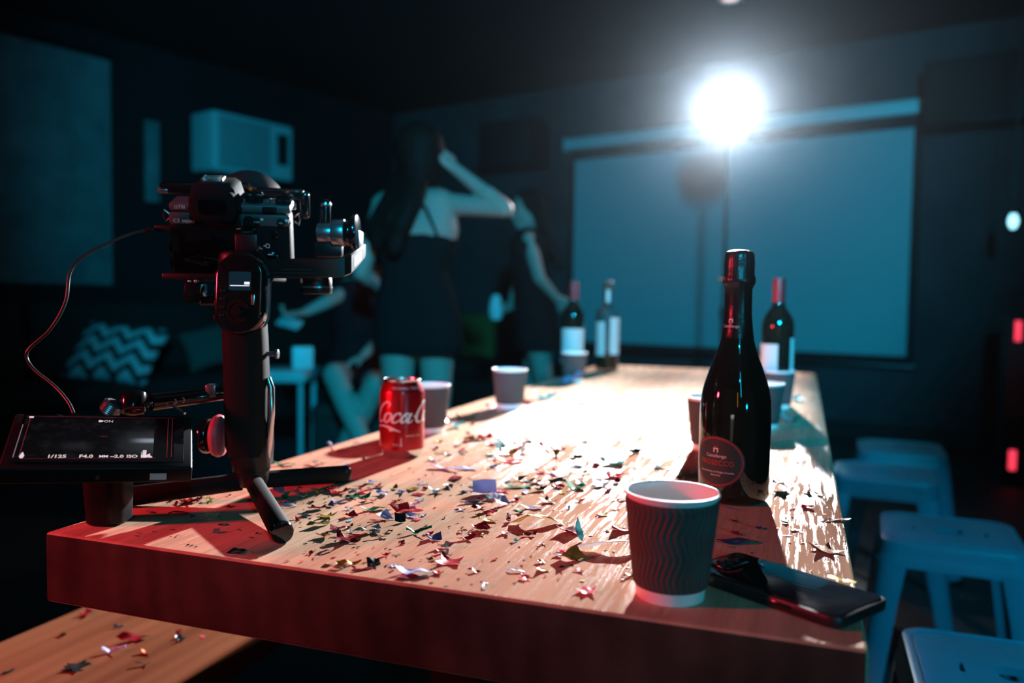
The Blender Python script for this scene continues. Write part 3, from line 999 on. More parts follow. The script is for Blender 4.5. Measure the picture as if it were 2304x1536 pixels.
# ------------------------------------------------------------------ prosecco bottle
p = onz(1649, 1122, TZ)
t = empty('prosecco_bottle', (p.x, p.y, TZ + 0.0002), (0, 0, -math.atan2(p.x, p.y)))
tag(t, 'dark prosecco bottle with a black foil neck and oval label', 'bottle')
bp = [(0, 0.012), (0.022, 0.010), (0.034, 0.0), (0.0385, 0.001), (0.0422, 0.005), (0.0435, 0.012), (0.0438, 0.05), (0.0438, 0.112), (0.0428, 0.128), (0.0405, 0.141), (0.0368, 0.154), (0.0322, 0.167), (0.0270, 0.181), (0.0225, 0.194), (0.0195, 0.206), (0.0174, 0.220), (0.0160, 0.236), (0.0154, 0.27), (0.0150, 0.300)]
mb = MB(); mb.lathe(bp, 96); glass = mb.build('glass', M['bottle_dark'], t, angle=60)
fp = [(0.0204, 0.2045), (0.0200, 0.2055), (0.0182, 0.2195), (0.0167, 0.236), (0.0162, 0.266), (0.0184, 0.2705), (0.0204, 0.2745), (0.0202, 0.279), (0.0186, 0.284), (0.0186, 0.300), (0.0178, 0.308), (0.0160, 0.3122), (0.010, 0.3142), (0, 0.3146)]
t_bm = MB(); t_bm.lathe(fp, 96, cap0=False)
for v in t_bm.bm.verts:
    z = v.co.z
    if z > 0.262:
        rr = Vector((v.co.x, v.co.y, 0))
        k = noise.noise(Vector((v.co.x * 240, v.co.y * 240, z * 70))) * 0.0008 + noise.noise(Vector((math.atan2(v.co.y, v.co.x) * 7, z * 40, 3))) * 0.0006
        v.co += rr.normalized() * k if rr.length > 1e-5 else Vector((0, 0, 0))
foil = t_bm.build('foil_capsule', M['foil_black'], t, angle=50)
mb = MB(); mb.box((-0.0225, -0.006, 0.2785), (0.0065, 0.0007, 0.0062), rot=Matrix.Rotation(R(10), 3, 'Y')); mb.build('pull_tab', M['alu'], foil)
frf, brf = rfun_of(fp[1:5]), rfun_of(bp)
NA = R(-28)
mark = [[(-.5, 0, .3), (-.5, .95, .3)], [(.5, 0, .3), (.5, .95, .3)], [(-.65, .95, .34), (.65, .95, .34)]]
dots = [[(-.5, 1.45, .22), (-.28, 1.45, .22)], [(-.11, 1.45, .22), (.11, 1.45, .22)], [(.28, 1.45, .22), (.5, 1.45, .22)]]
def scaled(lines, k): return [[(x * k, y * k, w_ * k) for x, y, w_ in ln] for ln in lines]
strokes('neck_emblem', scaled(mark, 0.0042), on_cyl(frf, NA, 0.2240), M['label_white'], foil)
strokes('neck_emblem_dots', scaled(dots, 0.0042), on_cyl(frf, NA, 0.2245), M['label_red'], foil)
lettering('neck_text', 'Castellengo', 0.0048, on_cyl(frf, NA, 0.2195), M['label_white'], foil)
# oval label
LA, LZ, LW, LH = R(-30), 0.0535, 0.0365, 0.0315
def oval(s):
    bm = bmesh.new()
    fn = on_cyl(brf, LA, LZ, 0.00012)
    rings = []
    for k in range(1, 9):
        rings.append([bm.verts.new(fn(LW * s * k / 8 * math.cos(2 * PI * i / 64), LH * s * k / 8 * math.sin(2 * PI * i / 64))) for i in range(64)])
    bm.faces.new(rings[0])
    for a, b in zip(rings, rings[1:]):
        for i in range(64): bm.faces.new((a[i], b[i], b[(i + 1) % 64], a[(i + 1) % 64]))
    bmesh.ops.recalc_face_normals(bm, faces=bm.faces)
    me = bpy.data.meshes.new('label'); bm.to_mesh(me); bm.free(); me.shade_smooth()
    return me
lab = mesh_obj('label', oval(1.0), M['label_dark'], glass)
ring = [[(LW * .94 * math.cos(2 * PI * i / 48), LH * .94 * math.sin(2 * PI * i / 48), .0009) for i in range(49)], [(LW * .90 * math.cos(2 * PI * i / 48), LH * .895 * math.sin(2 * PI * i / 48), .0004) for i in range(49)]]
lf = on_cyl(brf, LA, LZ, 0.0003)
strokes('label_ring', ring, lf, M['label_red'], lab)
strokes('emblem', scaled(mark, 0.0050), on_cyl(brf, LA, LZ + 0.0115, 0.0003), M['label_white'], lab)
strokes('emblem_dots', scaled(dots, 0.0050), on_cyl(brf, LA, LZ + 0.0118, 0.0003), M['label_red'], lab)
lettering('maker_text', 'Castellengo', 0.0060, on_cyl(brf, LA, LZ + 0.0072, 0.0003), M['label_white'], lab)
lettering('wine_text', 'PROSECCO', 0.0088, on_cyl(brf, LA, LZ - 0.0015, 0.0003), M['label_red'], lab, spacing=1.08)
lettering('small_text', 'Denominazione di Origine Protetta', 0.0033, on_cyl(brf, LA, LZ - 0.0125, 0.0003), M['label_white'], lab)
lettering('style_text', 'Extra Dry', 0.0033, on_cyl(brf, LA, LZ - 0.0165, 0.0003), M['label_white'], lab)

# ------------------------------------------------------------------ wine bottles at the far end
wp = [(0, 0.02), (0.02, 0.012), (0.031, 0.0), (0.036, 0.002), (0.0375, 0.008), (0.0378, 0.19), (0.0365, 0.203), (0.032, 0.216), (0.024, 0.228), (0.0175, 0.237), (0.0150, 0.247), (0.0143, 0.262), (0.0138, 0.300)]
def patch(rf, a0, a1, z0, z1, name, m, parent, off=0.0003):
    bm = bmesh.new()
    rows = []
    for k in range(13):
        z = z0 + (z1 - z0) * k / 12
        rows.append([bm.verts.new(((rf(z) + off) * math.sin(a0 + (a1 - a0) * i / 20), -(rf(z) + off) * math.cos(a0 + (a1 - a0) * i / 20), z)) for i in range(21)])
    for a, b in zip(rows, rows[1:]):
        for i in range(20): bm.faces.new((a[i], a[i+1], b[i+1], b[i]))
    me = bpy.data.meshes.new(name); bm.to_mesh(me); bm.free(); me.shade_smooth()
    return mesh_obj(name, me, m, parent)
def wine_bottle(x, y, label, a_lab, marks):
    p = onz(x, y, TZ)
    t = empty('wine_bottle', (p.x, p.y, TZ + 0.0002), (0, 0, -math.atan2(p.x, p.y)))
    tag(t, label, 'bottle', 'dark wine bottles at the far end')
    mb = MB(); mb.lathe(wp, 64); g = mb.build('glass', M['bottle_dark'], t, angle=60)
    cpf = [(0.0157, 0.250), (0.0152, 0.262), (0.0150, 0.304), (0.0140, 0.308), (0, 0.3085)]
    mb = MB(); mb.lathe(cpf, 48, cap0=False); mb.build('capsule', M['capsule_red'], t)
    rf = rfun_of(wp)
    for a0, a1, z0, z1 in a_lab:
        l = patch(rf, R(a0), R(a1), z0, z1, 'label', M['label_white'], g)
        if marks: patch(rf, R(a0 + (a1 - a0) * 0.42), R(a0 + (a1 - a0) * 0.86), z0 + 0.012, z0 + 0.034, 'label_print', M['label_print'], l, 0.0006)
wine_bottle(1287, 843, 'dark wine bottle with a pale front label behind the farthest cup', [(-78, 78, 0.040, 0.155)], True)
wine_bottle(1745, 912, 'dark wine bottle with a bright red neck, label turned aside, behind the prosecco', [(-95, 2, 0.045, 0.150), (52, 140, 0.045, 0.165)], False)

p = onz(1365, 836, TZ)
t = empty('spirit_bottle', (p.x, p.y, TZ + 0.0002), (0, 0, -math.atan2(p.x, p.y)))
tag(t, 'clear glass spirit bottle with a little amber liquor left', 'bottle')
sp = [(0, 0.010), (0.028, 0.006), (0.034, 0.0), (0.0385, 0.002), (0.040, 0.008), (0.041, 0.195), (0.0395, 0.207), (0.033, 0.217), (0.022, 0.225), (0.0165, 0.233), (0.0150, 0.245), (0.0148, 0.292),
      (0.0122, 0.292), (0.0122, 0.246), (0.0140, 0.232), (0.020, 0.222), (0.031, 0.214), (0.0368, 0.204), (0.0382, 0.194), (0.0372, 0.012), (0.033, 0.010), (0, 0.014)]
mb = MB(); mb.lathe(sp, 64, cap0=False, cap1=False); g = mb.build('glass', M['clear_glass'], t, angle=50)
mb = MB(); mb.lathe([(0, 0.0145), (0.0325, 0.0105), (0.0368, 0.013), (0.0374, 0.072), (0, 0.072)], 48); mb.build('liquor', M['rose_wine'], t)
mb = MB(); mb.cyl((0, 0, 0.285), (0, 0, 0.315), 0.0165, segs=32, bevel=0.002); mb.build('stopper', M['cap_dark'], t)
srf = rfun_of(sp[:12])
patch(srf, R(-88), R(-14), 0.058, 0.175, 'label', M['label_white'], g)
patch(srf, R(14), R(80), 0.062, 0.190, 'label', M['label_white'], g)
patch(srf, R(-26), R(26), 0.242, 0.288, 'neck_label', M['label_white'], g)

# ------------------------------------------------------------------ phone
zt = TZ + 0.0115
c1, c2, c3 = onz(1668, 1240, zt), onz(1990, 1338, zt), onz(1885, 1392, zt)
lx = (c2 - c1).normalized()
ly = Vector((-lx.y, lx.x, 0))
ctr = (c2 + c1) / 2 - ly * 0.039
t = empty('mobile_phone', (ctr.x, ctr.y, TZ + 0.0012), (0, 0, math.atan2(lx.y, lx.x)))
tag(t, 'black mobile phone lying at the corner of the table behind the cup', 'phone')
PL = 0.152
mb = MB(); mb.prism(rrect(PL, 0.078, 0.010, 6), 0.0, 0.0095, bevel=0.0022); cs = mb.build('case', M['phone_frame'], t)
mb = MB(); mb.prism(rrect(PL - 0.006, 0.072, 0.008, 6), 0.0094, 0.0102, bevel=0.0003); mb.build('back_glass', M['phone'], t)
mb = MB(); mb.prism([(x - 0.055, y + 0.0) for x, y in rrect(0.024, 0.034, 0.006, 5)], 0.010, 0.0114, bevel=0.0004); cam_b = mb.build('camera_bump', M['black_gloss'], t)
for k in (-0.010, 0.0, 0.010):
    mb = MB(); mb.lathe([(0.0042, 0.0113), (0.0042, 0.0122), (0.0030, 0.0122), (0.0026, 0.0118), (0, 0.0118)], 24, Matrix.Translation((-0.055, k, 0)), cap0=False); mb.build('lens', M['phone_lens'], cam_b)
mb = MB(); mb.box((0.02, -0.0392, 0.0055), (0.030, 0.0014, 0.003), bevel=0.0006); mb.build('side_button', M['black_gloss'], t)
PHONE = (ctr.copy(), math.atan2(lx.y, lx.x))

# ------------------------------------------------------------------ camera stabiliser on its little tripod
GY = 0.985
hub = at(568, 1078, GY)
t = empty('camera_stabiliser', (hub.x, hub.y, TZ))
tag(t, 'black handheld camera stabiliser standing upright on three short legs', 'camera stabiliser')
O = Matrix.Translation((-hub.x, -hub.y, -TZ))
def g(x, y, Y=GY):              # stabiliser's own coordinates of a place
    return O @ at(x, y, Y)
# legs
fz = TZ + 0.011
feet = [onz(634, 1196, fz), onz(775, 1066, fz), onz(280, 1118, fz)]
for fpt in feet:
    f = O @ fpt
    h0 = g(568, 1080)
    d = (f - h0).normalized()
    lg = MB(); lg.cyl(h0 + d * 0.012, f, 0.0105, 0.0118, 28, 0.001); lo = lg.build('leg', M['leather'], t)
    mb = MB(); mb.cyl(f - d * 0.0005, f + d * 0.004, 0.0120, 0.0112, 28, 0.0008); mb.build('foot', M['black_gloss'], lo)
mb = MB(); mb.cyl(g(568, 1092), g(568, 1040), 0.0175, 0.0215, 40, 0.002); mb.build('leg_hub', M['black_metal'], t)
mb = MB(); mb.cyl(g(566, 1058), g(563, 985), 0.0225, 0.0245, 40, 0.002); mb.build('battery_collar', M['black_metal'], t)
# handle
def stack(name, secs, m, seg=6):
    """Loft of rounded rectangles: (centre, width, depth, corner)."""
    bm = bmesh.new()
    rings = [[bm.verts.new(Vector(c) + Vector((x, y, 0))) for x, y in rrect(w_, d_, r_, seg)] for c, w_, d_, r_ in secs]
    for a, b in zip(rings, rings[1:]):
        n = len(a)
        for i in range(n): bm.faces.new((a[i], a[(i+1) % n], b[(i+1) % n], b[i]))
    bm.faces.new(list(reversed(rings[0]))); bm.faces.new(rings[-1])
    bmesh.ops.recalc_face_normals(bm, faces=bm.faces)
    me = bpy.data.meshes.new(name); bm.to_mesh(me); bm.free(); me.shade_smooth(); me.set_sharp_from_angle(angle=R(40))
    return mesh_obj(name, me, m, t)
stack('handle', [(g(560, 1022), .044, .046, .016), (g(558, 1000), .0500, .050, .019), (g(556, 880), .0510, .052, .020), (g(552, 760), .0510, .050, .020), (g(549, 680), .048, .046, .018)], M['leather'])
bk = GY + 0.030
stack('handle_back', [(g(592, 1042, bk), .020, .030, .008), (g(592, 1000, bk), .022, .034, .009), (g(590, 900, bk), .020, .034, .009), (g(588, 855, bk), .016, .030, .007)], M['black_metal'])
# control head: rounded slab tilted to the user
hc = g(541, 660, GY - 0.022)
hm = Matrix.Translation(hc) @ Matrix.Rotation(R(90), 4, 'X') @ Matrix.Rotation(R(-6), 4, 'X')
mb = MB(); mb.prism(rrect(0.0595, 0.097, 0.0285, 10), -0.026, 0.006, hm, bevel=0.0048); ch = mb.build('control_head', M['black_gloss'], t, angle=60)
hp = lambda x, y, z=0.0068: hm @ Vector((x, y, z))
mb = MB(); mb.prism(rrect(0.026, 0.022, 0.002, 3), 0.0058, 0.0064, hm @ Matrix.Translation((0.001, 0.014, 0))); dsp = mb.build('display', mat('lit_status_display', (0.01, 0.03, 0.04), 0.2, emit=(0.0, 0.10, 0.16), strength=0.12), ch)
white_e = mat('lit_display_marks', (0.7, 0.8, 0.85), 0.4, emit=(0.75, 0.9, 1.0), strength=0.9)
mb = MB(); mb.box((0.001, 0.0085, 0.0067), (0.0225, 0.0011, 0.0003), hm); mb.box((0.0095, 0.0115, 0.0067), (0.0062, 0.0032, 0.0003), hm); mb.build('display_marks', white_e, dsp)
mb = MB(); mb.lathe([(0.0145, 0.006), (0.0138, 0.0075), (0.0105, 0.0075), (0.0100, 0.0068), (0.006, 0.0072), (0.0058, 0.0105), (0.0050, 0.0118), (0, 0.0120)], 40, hm @ Matrix.Translation((0, -0.022, 0))); mb.build('joystick', M['rubber'], ch)
mb = MB(); mb.box((0.0172, -0.008, 0.0068), (0.004, 0.013, 0.0022), hm, bevel=0.0008); mb.build('slider', M['alu'], ch)
for k in range(4):
    mb = MB(); mb.box((-0.0185, 0.002 - k * 0.0095, 0.0070), (0.0058, 0.0042, 0.0022), hm, bevel=0.0009); mb.build('button', M['black_metal'], ch)
# side switches lit red on the left rim
for k in range(4):
    mb = MB(); mb.box((-0.0302, 0.022 - k * 0.017, -0.004), (0.0022, 0.008, 0.005), hm, bevel=0.0008); mb.build('side_switch', M['black_metal'], ch)
# pan motor on top of the handle, behind the control head
mb = MB(); mb.cyl(g(545, 650, GY + .012), g(545, 566, GY + .012), 0.0280, 0.0270, 56, 0.006); mb.build('pan_motor', M['black_metal'], t)
mb = MB(); mb.cyl(g(545, 600, GY + .012), g(545, 596, GY + .012), 0.0285, segs=56); mb.build('motor_ring', M['black_gloss'], t)
# roll arm: flat bar to the stools' side, corner, then away and up
AY = GY + 0.012
def bar(name, path, hgt, thick, m):
    """Flat upright bar following a plan-view path of points; hgt of each point."""
    bm = bmesh.new()
    rows = []
    n = len(path)
    for i, p in enumerate(path):
        p = Vector(p)
        d = (Vector(path[min(i+1, n-1)]) - Vector(path[max(i-1, 0)])); d.z = 0; d.normalize()
        s = Vector((d.y, -d.x, 0)) * thick / 2
        hh = hgt[i] / 2 if isinstance(hgt, (list, tuple)) else hgt / 2
        e = min(0.0016, hh * .3)
        up = Vector((0, 0, 1))
        pr = [s * 0.7 - up * hh, s - up * (hh - e), s + up * (hh - e), s * 0.7 + up * hh, -s * 0.7 + up * hh, -s + up * (hh - e), -s - up * (hh - e), -s * 0.7 - up * hh]
        rows.append([bm.verts.new(p + q) for q in pr])
    for a, b in zip(rows, rows[1:]):
        for i in range(8): bm.faces.new((a[i], a[(i+1) % 8], b[(i+1) % 8], b[i]))
    bm.faces.new(rows[0]); bm.faces.new(list(reversed(rows[-1])))
    bmesh.ops.recalc_face_normals(bm, faces=bm.faces)
    me = bpy.data.meshes.new(name); bm.to_mesh(me); bm.free(); me.shade_smooth(); me.set_sharp_from_angle(angle=R(30))
    return mesh_obj(name, me, m, t)
path = [g(592, 604, AY), g(640, 604, AY), g(700, 603, AY), g(755, 602, AY), g(772, 600, AY + .003), g(784, 594, AY + .010), g(800, 580, AY + .045), g(814, 566, AY + .082), g(816, 562, AY + .095)]
arm = bar('roll_arm', path, [.0235, .0238, .024, .0242, .0245, .0245, .022, .018, .016], .008, M['black_metal'])
pa, pb = path[5], path[7]
d = (pb - pa); dd = d.copy(); dd.z = 0; dd.normalize()
nn = Vector((dd.y, -dd.x, 0))
sfn = on_plane(pa + d * 0.42 + nn * 0.0046, d, Vector((0, 0, 1)))
bm = bmesh.new()
bm.faces.new([bm.verts.new(sfn(x, y)) for x, y in rrect(0.036, 0.0115, 0.0015, 3)])
me = bpy.data.meshes.new('warning_sticker'); bm.to_mesh(me); bm.free()
st = mesh_obj('warning_sticker', me, M['sticker_white'], arm)
sf2 = on_plane(pa + d * 0.42 + nn * 0.0049, d, Vector((0, 0, 1)))
strokes('warning_triangle', [[(-.006, -.0030, .0002), (-.003, -.0005, .004), (0.0, -.0005, .0070), (0.004, -.0005, .0003)]], sf2, M['sticker_red'], st)
strokes('sticker_print', [[(-.010, -.0044, .0006), (0.008, -.0044, .0006)], [(.006, .001, .0006), (0.015, .001, .0006)], [(.006, -.0015, .0006), (0.015, -.0015, .0006)]], sf2, M['sticker_red'], st)
mb = MB(); mb.box(g(668, 606, AY - .0045), (0.035, 0.0012, 0.0004)); mb.box(g(660, 614, AY - .0045), (0.055, 0.0012, 0.0004)); mb.build('arm_groove', M['grey_metal'], arm)
# roll motor under the camera
mb = MB(); mb.cyl(g(712, 662, AY + .028), g(712, 622, AY + .028), 0.0195, 0.0190, 48, 0.003); mb.build('roll_motor', M['black_metal'], t)
mb = MB(); mb.cyl(g(712, 648, AY + .028), g(712, 644, AY + .028), 0.0199, segs=48); mb.build('motor_ring', M['grey_metal'], t)
# tilt motor beside the camera, axis across
TY = AY + .060
mb = MB(); mb.cyl(g(716, 524, TY), g(748, 524, TY), 0.0130, segs=40, bevel=.001); mb.build('tilt_shaft', M['grey_metal'], t)
mb = MB(); mb.cyl(g(748, 524, TY), g(777, 524, TY), 0.0172, segs=40, bevel=.0015); mb.build('tilt_motor', M['grey_metal'], t)
mb = MB(); mb.cyl(g(777, 524, TY), g(790, 524, TY), 0.0165, segs=40, bevel=.001); mb.cyl(g(790, 522, TY), g(806, 522, TY), 0.0235, segs=40, bevel=.003); mb.build('motor_cap', M['black_gloss'], t)
mb = MB(); mb.box(g(803, 545, TY + .01), (0.012, 0.030, 0.030), bevel=.003); mb.build('motor_bracket', M['black_metal'], t)
# upright slide beside the camera
mb = MB(); mb.box(g(732, 500, TY + .004), (0.0135, 0.012, 0.060), bevel=.0055, seg=3); sl = mb.build('tilt_slide', M['black_gloss'], t)
mb = MB(); mb.box(g(729, 460, TY - .003), (0.0060, .0016, .0045), bevel=.0005); mb.box(g(739, 461, TY - .003), (0.0075, .0016, .0040), bevel=.0005); mb.build('screw', M['alu'], sl)
mb = MB(); mb.box(g(740, 560, TY + .004), (0.036, 0.014, 0.022), bevel=.004); mb.build('slide_clamp', M['black_metal'], t)
# base plate under the camera, and lock lever below it
mb = MB(); mb.box(g(508, 624, GY + .040), (0.136, 0.058, 0.0085), bevel=.002); mb.build('base_plate', M['black_metal'], t)
mb = MB(); mb.box(g(556, 546, GY + .002), (0.027, 0.010, 0.021), bevel=.002); mb.build('quick_release', M['black_metal'], t)
mb = MB(); mb.box(g(440, 657, GY + .02), (0.0235, 0.020, 0.026), bevel=.004, rot=Matrix.Rotation(R(8), 3, 'Y')); mb.cyl(g(452, 676, GY + .02), g(492, 676, GY + .02), 0.0060, segs=20); mb.build('lock_lever', M['black_gloss'], t)
for x, y in ((428, 633), (442, 632)):
    mb = MB(); mb.cyl(g(x, y + 6, GY + .014), g(x, y - 3, GY + .014), 0.0030, segs=16, bevel=.0008); mb.build('lever_screw', M['grey_metal'], t)
# discs on the left of the handle, lever and thumbscrew on its right
mb = MB(); mb.cyl(g(480, 980), g(505, 980), 0.0258, segs=56, bevel=.006); mb.build('side_knob', M['red_lit_rubber'], t)
mb = MB(); mb.cyl(g(456, 980), g(474, 980), 0.0215, segs=56, bevel=.003); mb.cyl(g(470, 980), g(484, 980), 0.014, segs=32); mb.build('outer_knob', M['black_gloss'], t)
mb = MB(); mb.tube([g(603, 850, GY - .004), g(610, 872, GY - .006), g(610, 930, GY - .008), g(605, 1000, GY - .004), g(600, 1040, GY)], [.0035, .0042, .0045, .004, .003], 12); mb.build('release_lever', M['alu'], t)
mb = MB(); mb.cyl(g(600, 796), g(620, 796), 0.0030, segs=20); mb.cyl(g(620, 796), g(627, 796), 0.0058, segs=24, bevel=.001); mb.build('thumbscrew', M['grey_metal'], t)
# sling arm out to the monitor
SA = g(505, 884, GY - .005)
mb = MB(); mb.tube([SA, g(470, 889, GY - .01), g(400, 898, GY - .03), g(340, 905, GY - .05)], [.0085, .0085, .0095, .0100], 16); sa = mb.build('sling_arm', M['black_gloss'], t)
for i, (x, y) in enumerate(((420, 897), (402, 900), (381, 903), (358, 906), (340, 907))):
    c = g(x, y, GY - .022 - i * .006)
    mb = MB(); mb.lathe([(.0038, -.0090), (.0036, -.0135), (.0020, -.0135), (.0014, -.0118), (0, -.0118)], 20, Matrix.Translation(c) @ Matrix.Rotation(R(-90), 4, 'X'), cap0=False); mb.build('arm_bolt', M['alu'], sa)
mb = MB(); mb.cyl(g(300, 925, GY - .07), g(300, 888, GY - .06), 0.0135, 0.0150, 36, 0.002); mb.cyl(g(325, 912, GY - .06), g(280, 912, GY - .07), 0.0105, segs=24, bevel=.002); mb.build('arm_joint', M['black_gloss'], t)
mb = MB()
kc = g(250, 918, GY - .075)
mb.lathe([(0, .008), (.0085, .008), (.0105, .006)] + [(.0108 + .0006 * (k % 2), .006 - k * .0011) for k in range(10)] + [(.0100, -.006), (0, -.006)], 40, Matrix.Translation(kc) @ Matrix.Rotation(R(35), 4, 'Y')); mb.build('joint_knob', M['grey_metal'], t)
mb = MB(); mb.box(g(477, 878, GY - .012), (0.013, 0.012, 0.015), bevel=.0022); mb.build('arm_clamp', M['grey_metal'], t)
mb = MB(); mb.cyl(g(388, 911, GY - .045), g(416, 930, GY - .055), 0.0016, segs=12); mb.build('clamp_pin', M['alu'], t)

# ------------------------------------------------------------------ camera riding on it
SCL = 1.0
cam_o = at(521, 546, GY + 0.018)
t = empty('camera', cam_o, (R(19), 0, R(9)))
t.name = 'mirrorless_camera'
tag(t, 'black mirrorless camera seen from behind, mounted on the stabiliser', 'camera')
mb = MB(); mb.box((-0.001, 0.024, -0.003), (0.142, 0.046, 0.082), bevel=0.011, seg=4); bd = mb.build('body', M['cam_body'], t, angle=45)
mb = MB(); mb.box((0.056, 0.048, -0.006), (0.022, 0.034, 0.070), bevel=0.010, seg=4); mb.build('grip', M['leather'], t)
mb = MB(); mb.box((0.0, 0.026, 0.041), (0.142, 0.040, 0.010), bevel=0.003); mb.build('top_plate', M['cam_panel'], t)
# sloped strips on the back carrying the buttons
def slab(name, x0, x1, z0, z1, y, m, parent, b=0.002):
    mb = MB(); mb.box(((x0 + x1) / 2, y, (z0 + z1) / 2), (x1 - x0, 0.004, z1 - z0), bevel=b); return mb.build(name, m, parent)
slab('back_strip', 0.012, 0.069, 0.0215, 0.036, 0.001, M['cam_panel'], bd)
slab('back_strip', -0.070, -0.046, 0.0215, 0.036, 0.001, M['cam_panel'], bd)
slab('lcd_screen', -0.070, 0.030, -0.040, 0.019, 0.0, M['glass_lcd'], bd)
bf = lambda x, z: on_plane((x, -0.0018, z), (1, 0, 0), (0, 0, 1))
lettering('button_text', 'C3', 0.0062, bf(-0.0615, 0.0262), M['mark'], bd)
lettering('button_text', 'MENU', 0.0050, bf(-0.0480, 0.0255), M['mark'], bd)
lettering('model_text', '\u03b17III', 0.0066, on_plane((-0.058, 0.0040, 0.0415), (1, 0, 0), (0, 0, 1)), M['mark'], bd)
for x, z, s in ((0.031, 0.0275, 'AF-ON'), (0.060, 0.0270, 'AEL')):
    mb = MB(); mb.cyl((x, 0, z), (x, -0.0035, z), 0.0052, segs=24, bevel=.0008); b_ = mb.build('button', M['black'], bd)
    lettering('button_text', s, 0.0030, on_plane((x, -0.0038, z), (1, 0, 0), (0, 0, 1)), M['mark'], b_)
strokes('button_icon', [[(-.0016, .0, .0028), (.0016, 0, .0028)]], bf(0.0375, 0.0305), M['mark'], bd)
strokes('button_icon', [[(-.0018, .0, .0032), (.0018, 0, .0032)]], bf(0.0665, 0.0300), M['mark'], bd)
lettering('button_text', 'Fn', 0.0048, bf(0.0345, -0.006), M['mark'], bd)
strokes('button_icon', [[(-.003, 0, .0012), (-.001, 0, .0012)], [(0, -.002, .0008), (0, .002, .0008), (.0035, .002, .0008), (.0035, -.002, .0008), (0, -.002, .0008)]], bf(0.041, -0.0025), M['mark'], bd)
mb = MB(); mb.lathe([(.0120, 0), (.0120, .003), (.0105, .004), (.0075, .004), (.0065, .003), (0, .003)], 40, Matrix.Translation((0.046, -0.000, -0.022)) @ Matrix.Rotation(R(90), 4, 'X')); mb.build('control_wheel', M['black_gloss'], bd)
strokes('button_icon', [[(-.003, 0, .0014), (.003, 0, .0014)]], on_plane((0.046, -0.0046, -0.0125), (1, 0, 0), (0, 0, 1)), M['mark'], bd)
strokes('button_icon', [[(-.0016, -.0016, .0020), (.0016, .0016, .0020)]], bf(0.061, -0.031), M['mark'], bd)
mb = MB(); mb.cyl((0.052, 0, 0.012), (0.052, -0.003, 0.012), 0.0048, segs=24, bevel=.0008); mb.build('button', M['black_gloss'], bd)
mb = MB(); mb.cyl((0.022, 0, 0.0275), (0.022, -0.004, 0.0275), 0.0068, segs=24, bevel=.001); mb.build('dioptre_knob', M['rubber'], bd)
# viewfinder hump with eyecup
mb = MB()
mb.prism([(-0.048, 0.040), (0.014, 0.040), (0.007, 0.066), (0.001, 0.0705), (-0.036, 0.0705), (-0.042, 0.066)], -0.050, 0.002, Matrix.Rotation(R(90), 4, 'X'), bevel=.002)
hp_ = mb.build('viewfinder_hump', M['cam_body'], t)
mb = MB(); mb.prism([(x - 0.0165, z + 0.0465) for x, z in rrect(0.054, 0.036, 0.011, 6)], 0.0, 0.015, Matrix.Rotation(R(90), 4, 'X'), bevel=.003); ec = mb.build('eyecup', M['rubber'], hp_)
mb = MB(); mb.prism([(x - 0.0165, z + 0.0465) for x, z in rrect(0.032, 0.018, 0.005, 5)], 0.0148, 0.0154, Matrix.Rotation(R(90), 4, 'X')); mb.build('eyepiece_glass', M['glass_lcd'], ec)
mb = MB(); mb.box((-0.021, 0.026, 0.0705), (0.024, 0.020, 0.0015)); mb.box((-0.0325, 0.026, 0.0725), (0.0022, 0.020, 0.005), bevel=.0005); mb.box((-0.0095, 0.026, 0.0725), (0.0022, 0.020, 0.005), bevel=.0005); mb.box((-0.021, 0.0365, 0.0725), (0.024, 0.0020, 0.004), bevel=.0005); mb.build('hot_shoe', M['alu'], hp_)
# dials
def dial(name, x, y, z, r, h, m, knurl=36):
    bm = bmesh.new()
    n = knurl * 2
    rows = []
    for zz, k in ((z, 1), (z + h * .12, 1), (z + h * .88, 1), (z + h, .93)):
        rows.append([bm.verts.new((x + (r * k - (0.0005 if i % 2 else 0)) * math.cos(2 * PI * i / n), y + (r * k - (0.0005 if i % 2 else 0)) * math.sin(2 * PI * i / n), zz)) for i in range(n)])
    for a, b in zip(rows, rows[1:]):
        for i in range(n): bm.faces.new((a[i], a[(i+1) % n], b[(i+1) % n], b[i]))
    bm.faces.new(rows[-1])
    bmesh.ops.recalc_face_normals(bm, faces=bm.faces)
    me = bpy.data.meshes.new(name); bm.to_mesh(me); bm.free()
    return mesh_obj(name, me, m, t)
dial('mode_dial', 0.026, 0.024, 0.045, 0.0108, 0.0125, M['black_metal'])
dial('exposure_dial', 0.061, 0.020, 0.045, 0.0095, 0.0065, M['black_metal'])
dial('rear_dial', 0.046, 0.006, 0.040, 0.0085, 0.0045, M['black_metal'])
mb = MB(); mb.cyl((0.066, 0.060, 0.030), (0.066, 0.060, 0.039), 0.0065, segs=28, bevel=.001); mb.build('shutter_button', M['alu'], t)
mb = MB()
for k in range(5): mb.cyl((0.040 + k * 0.0065, 0.034 + .002 * (k % 2), 0.045), (0.040 + k * 0.0065, 0.034 + .002 * (k % 2), 0.0475), 0.0019, segs=12)
mb.build('top_studs', M['alu'], t)
# strap lugs
for sx in (-1, 1):
    mb = MB(); mb.tube([(sx * .074, .018, .030), (sx * .079, .018, .034), (sx * .081, .018, .027), (sx * .079, .018, .020), (sx * .074, .018, .024)], .0012, 8); mb.build('strap_lug', M['alu'], t)
# left side port doors
mb = MB(); mb.box((-0.0745, 0.016, -0.010), (0.004, 0.018, 0.012), bevel=.001); mb.box((-0.0745, 0.016, -0.030), (0.004, 0.018, 0.012), bevel=.001); mb.build('port_door', M['black_gloss'], t)
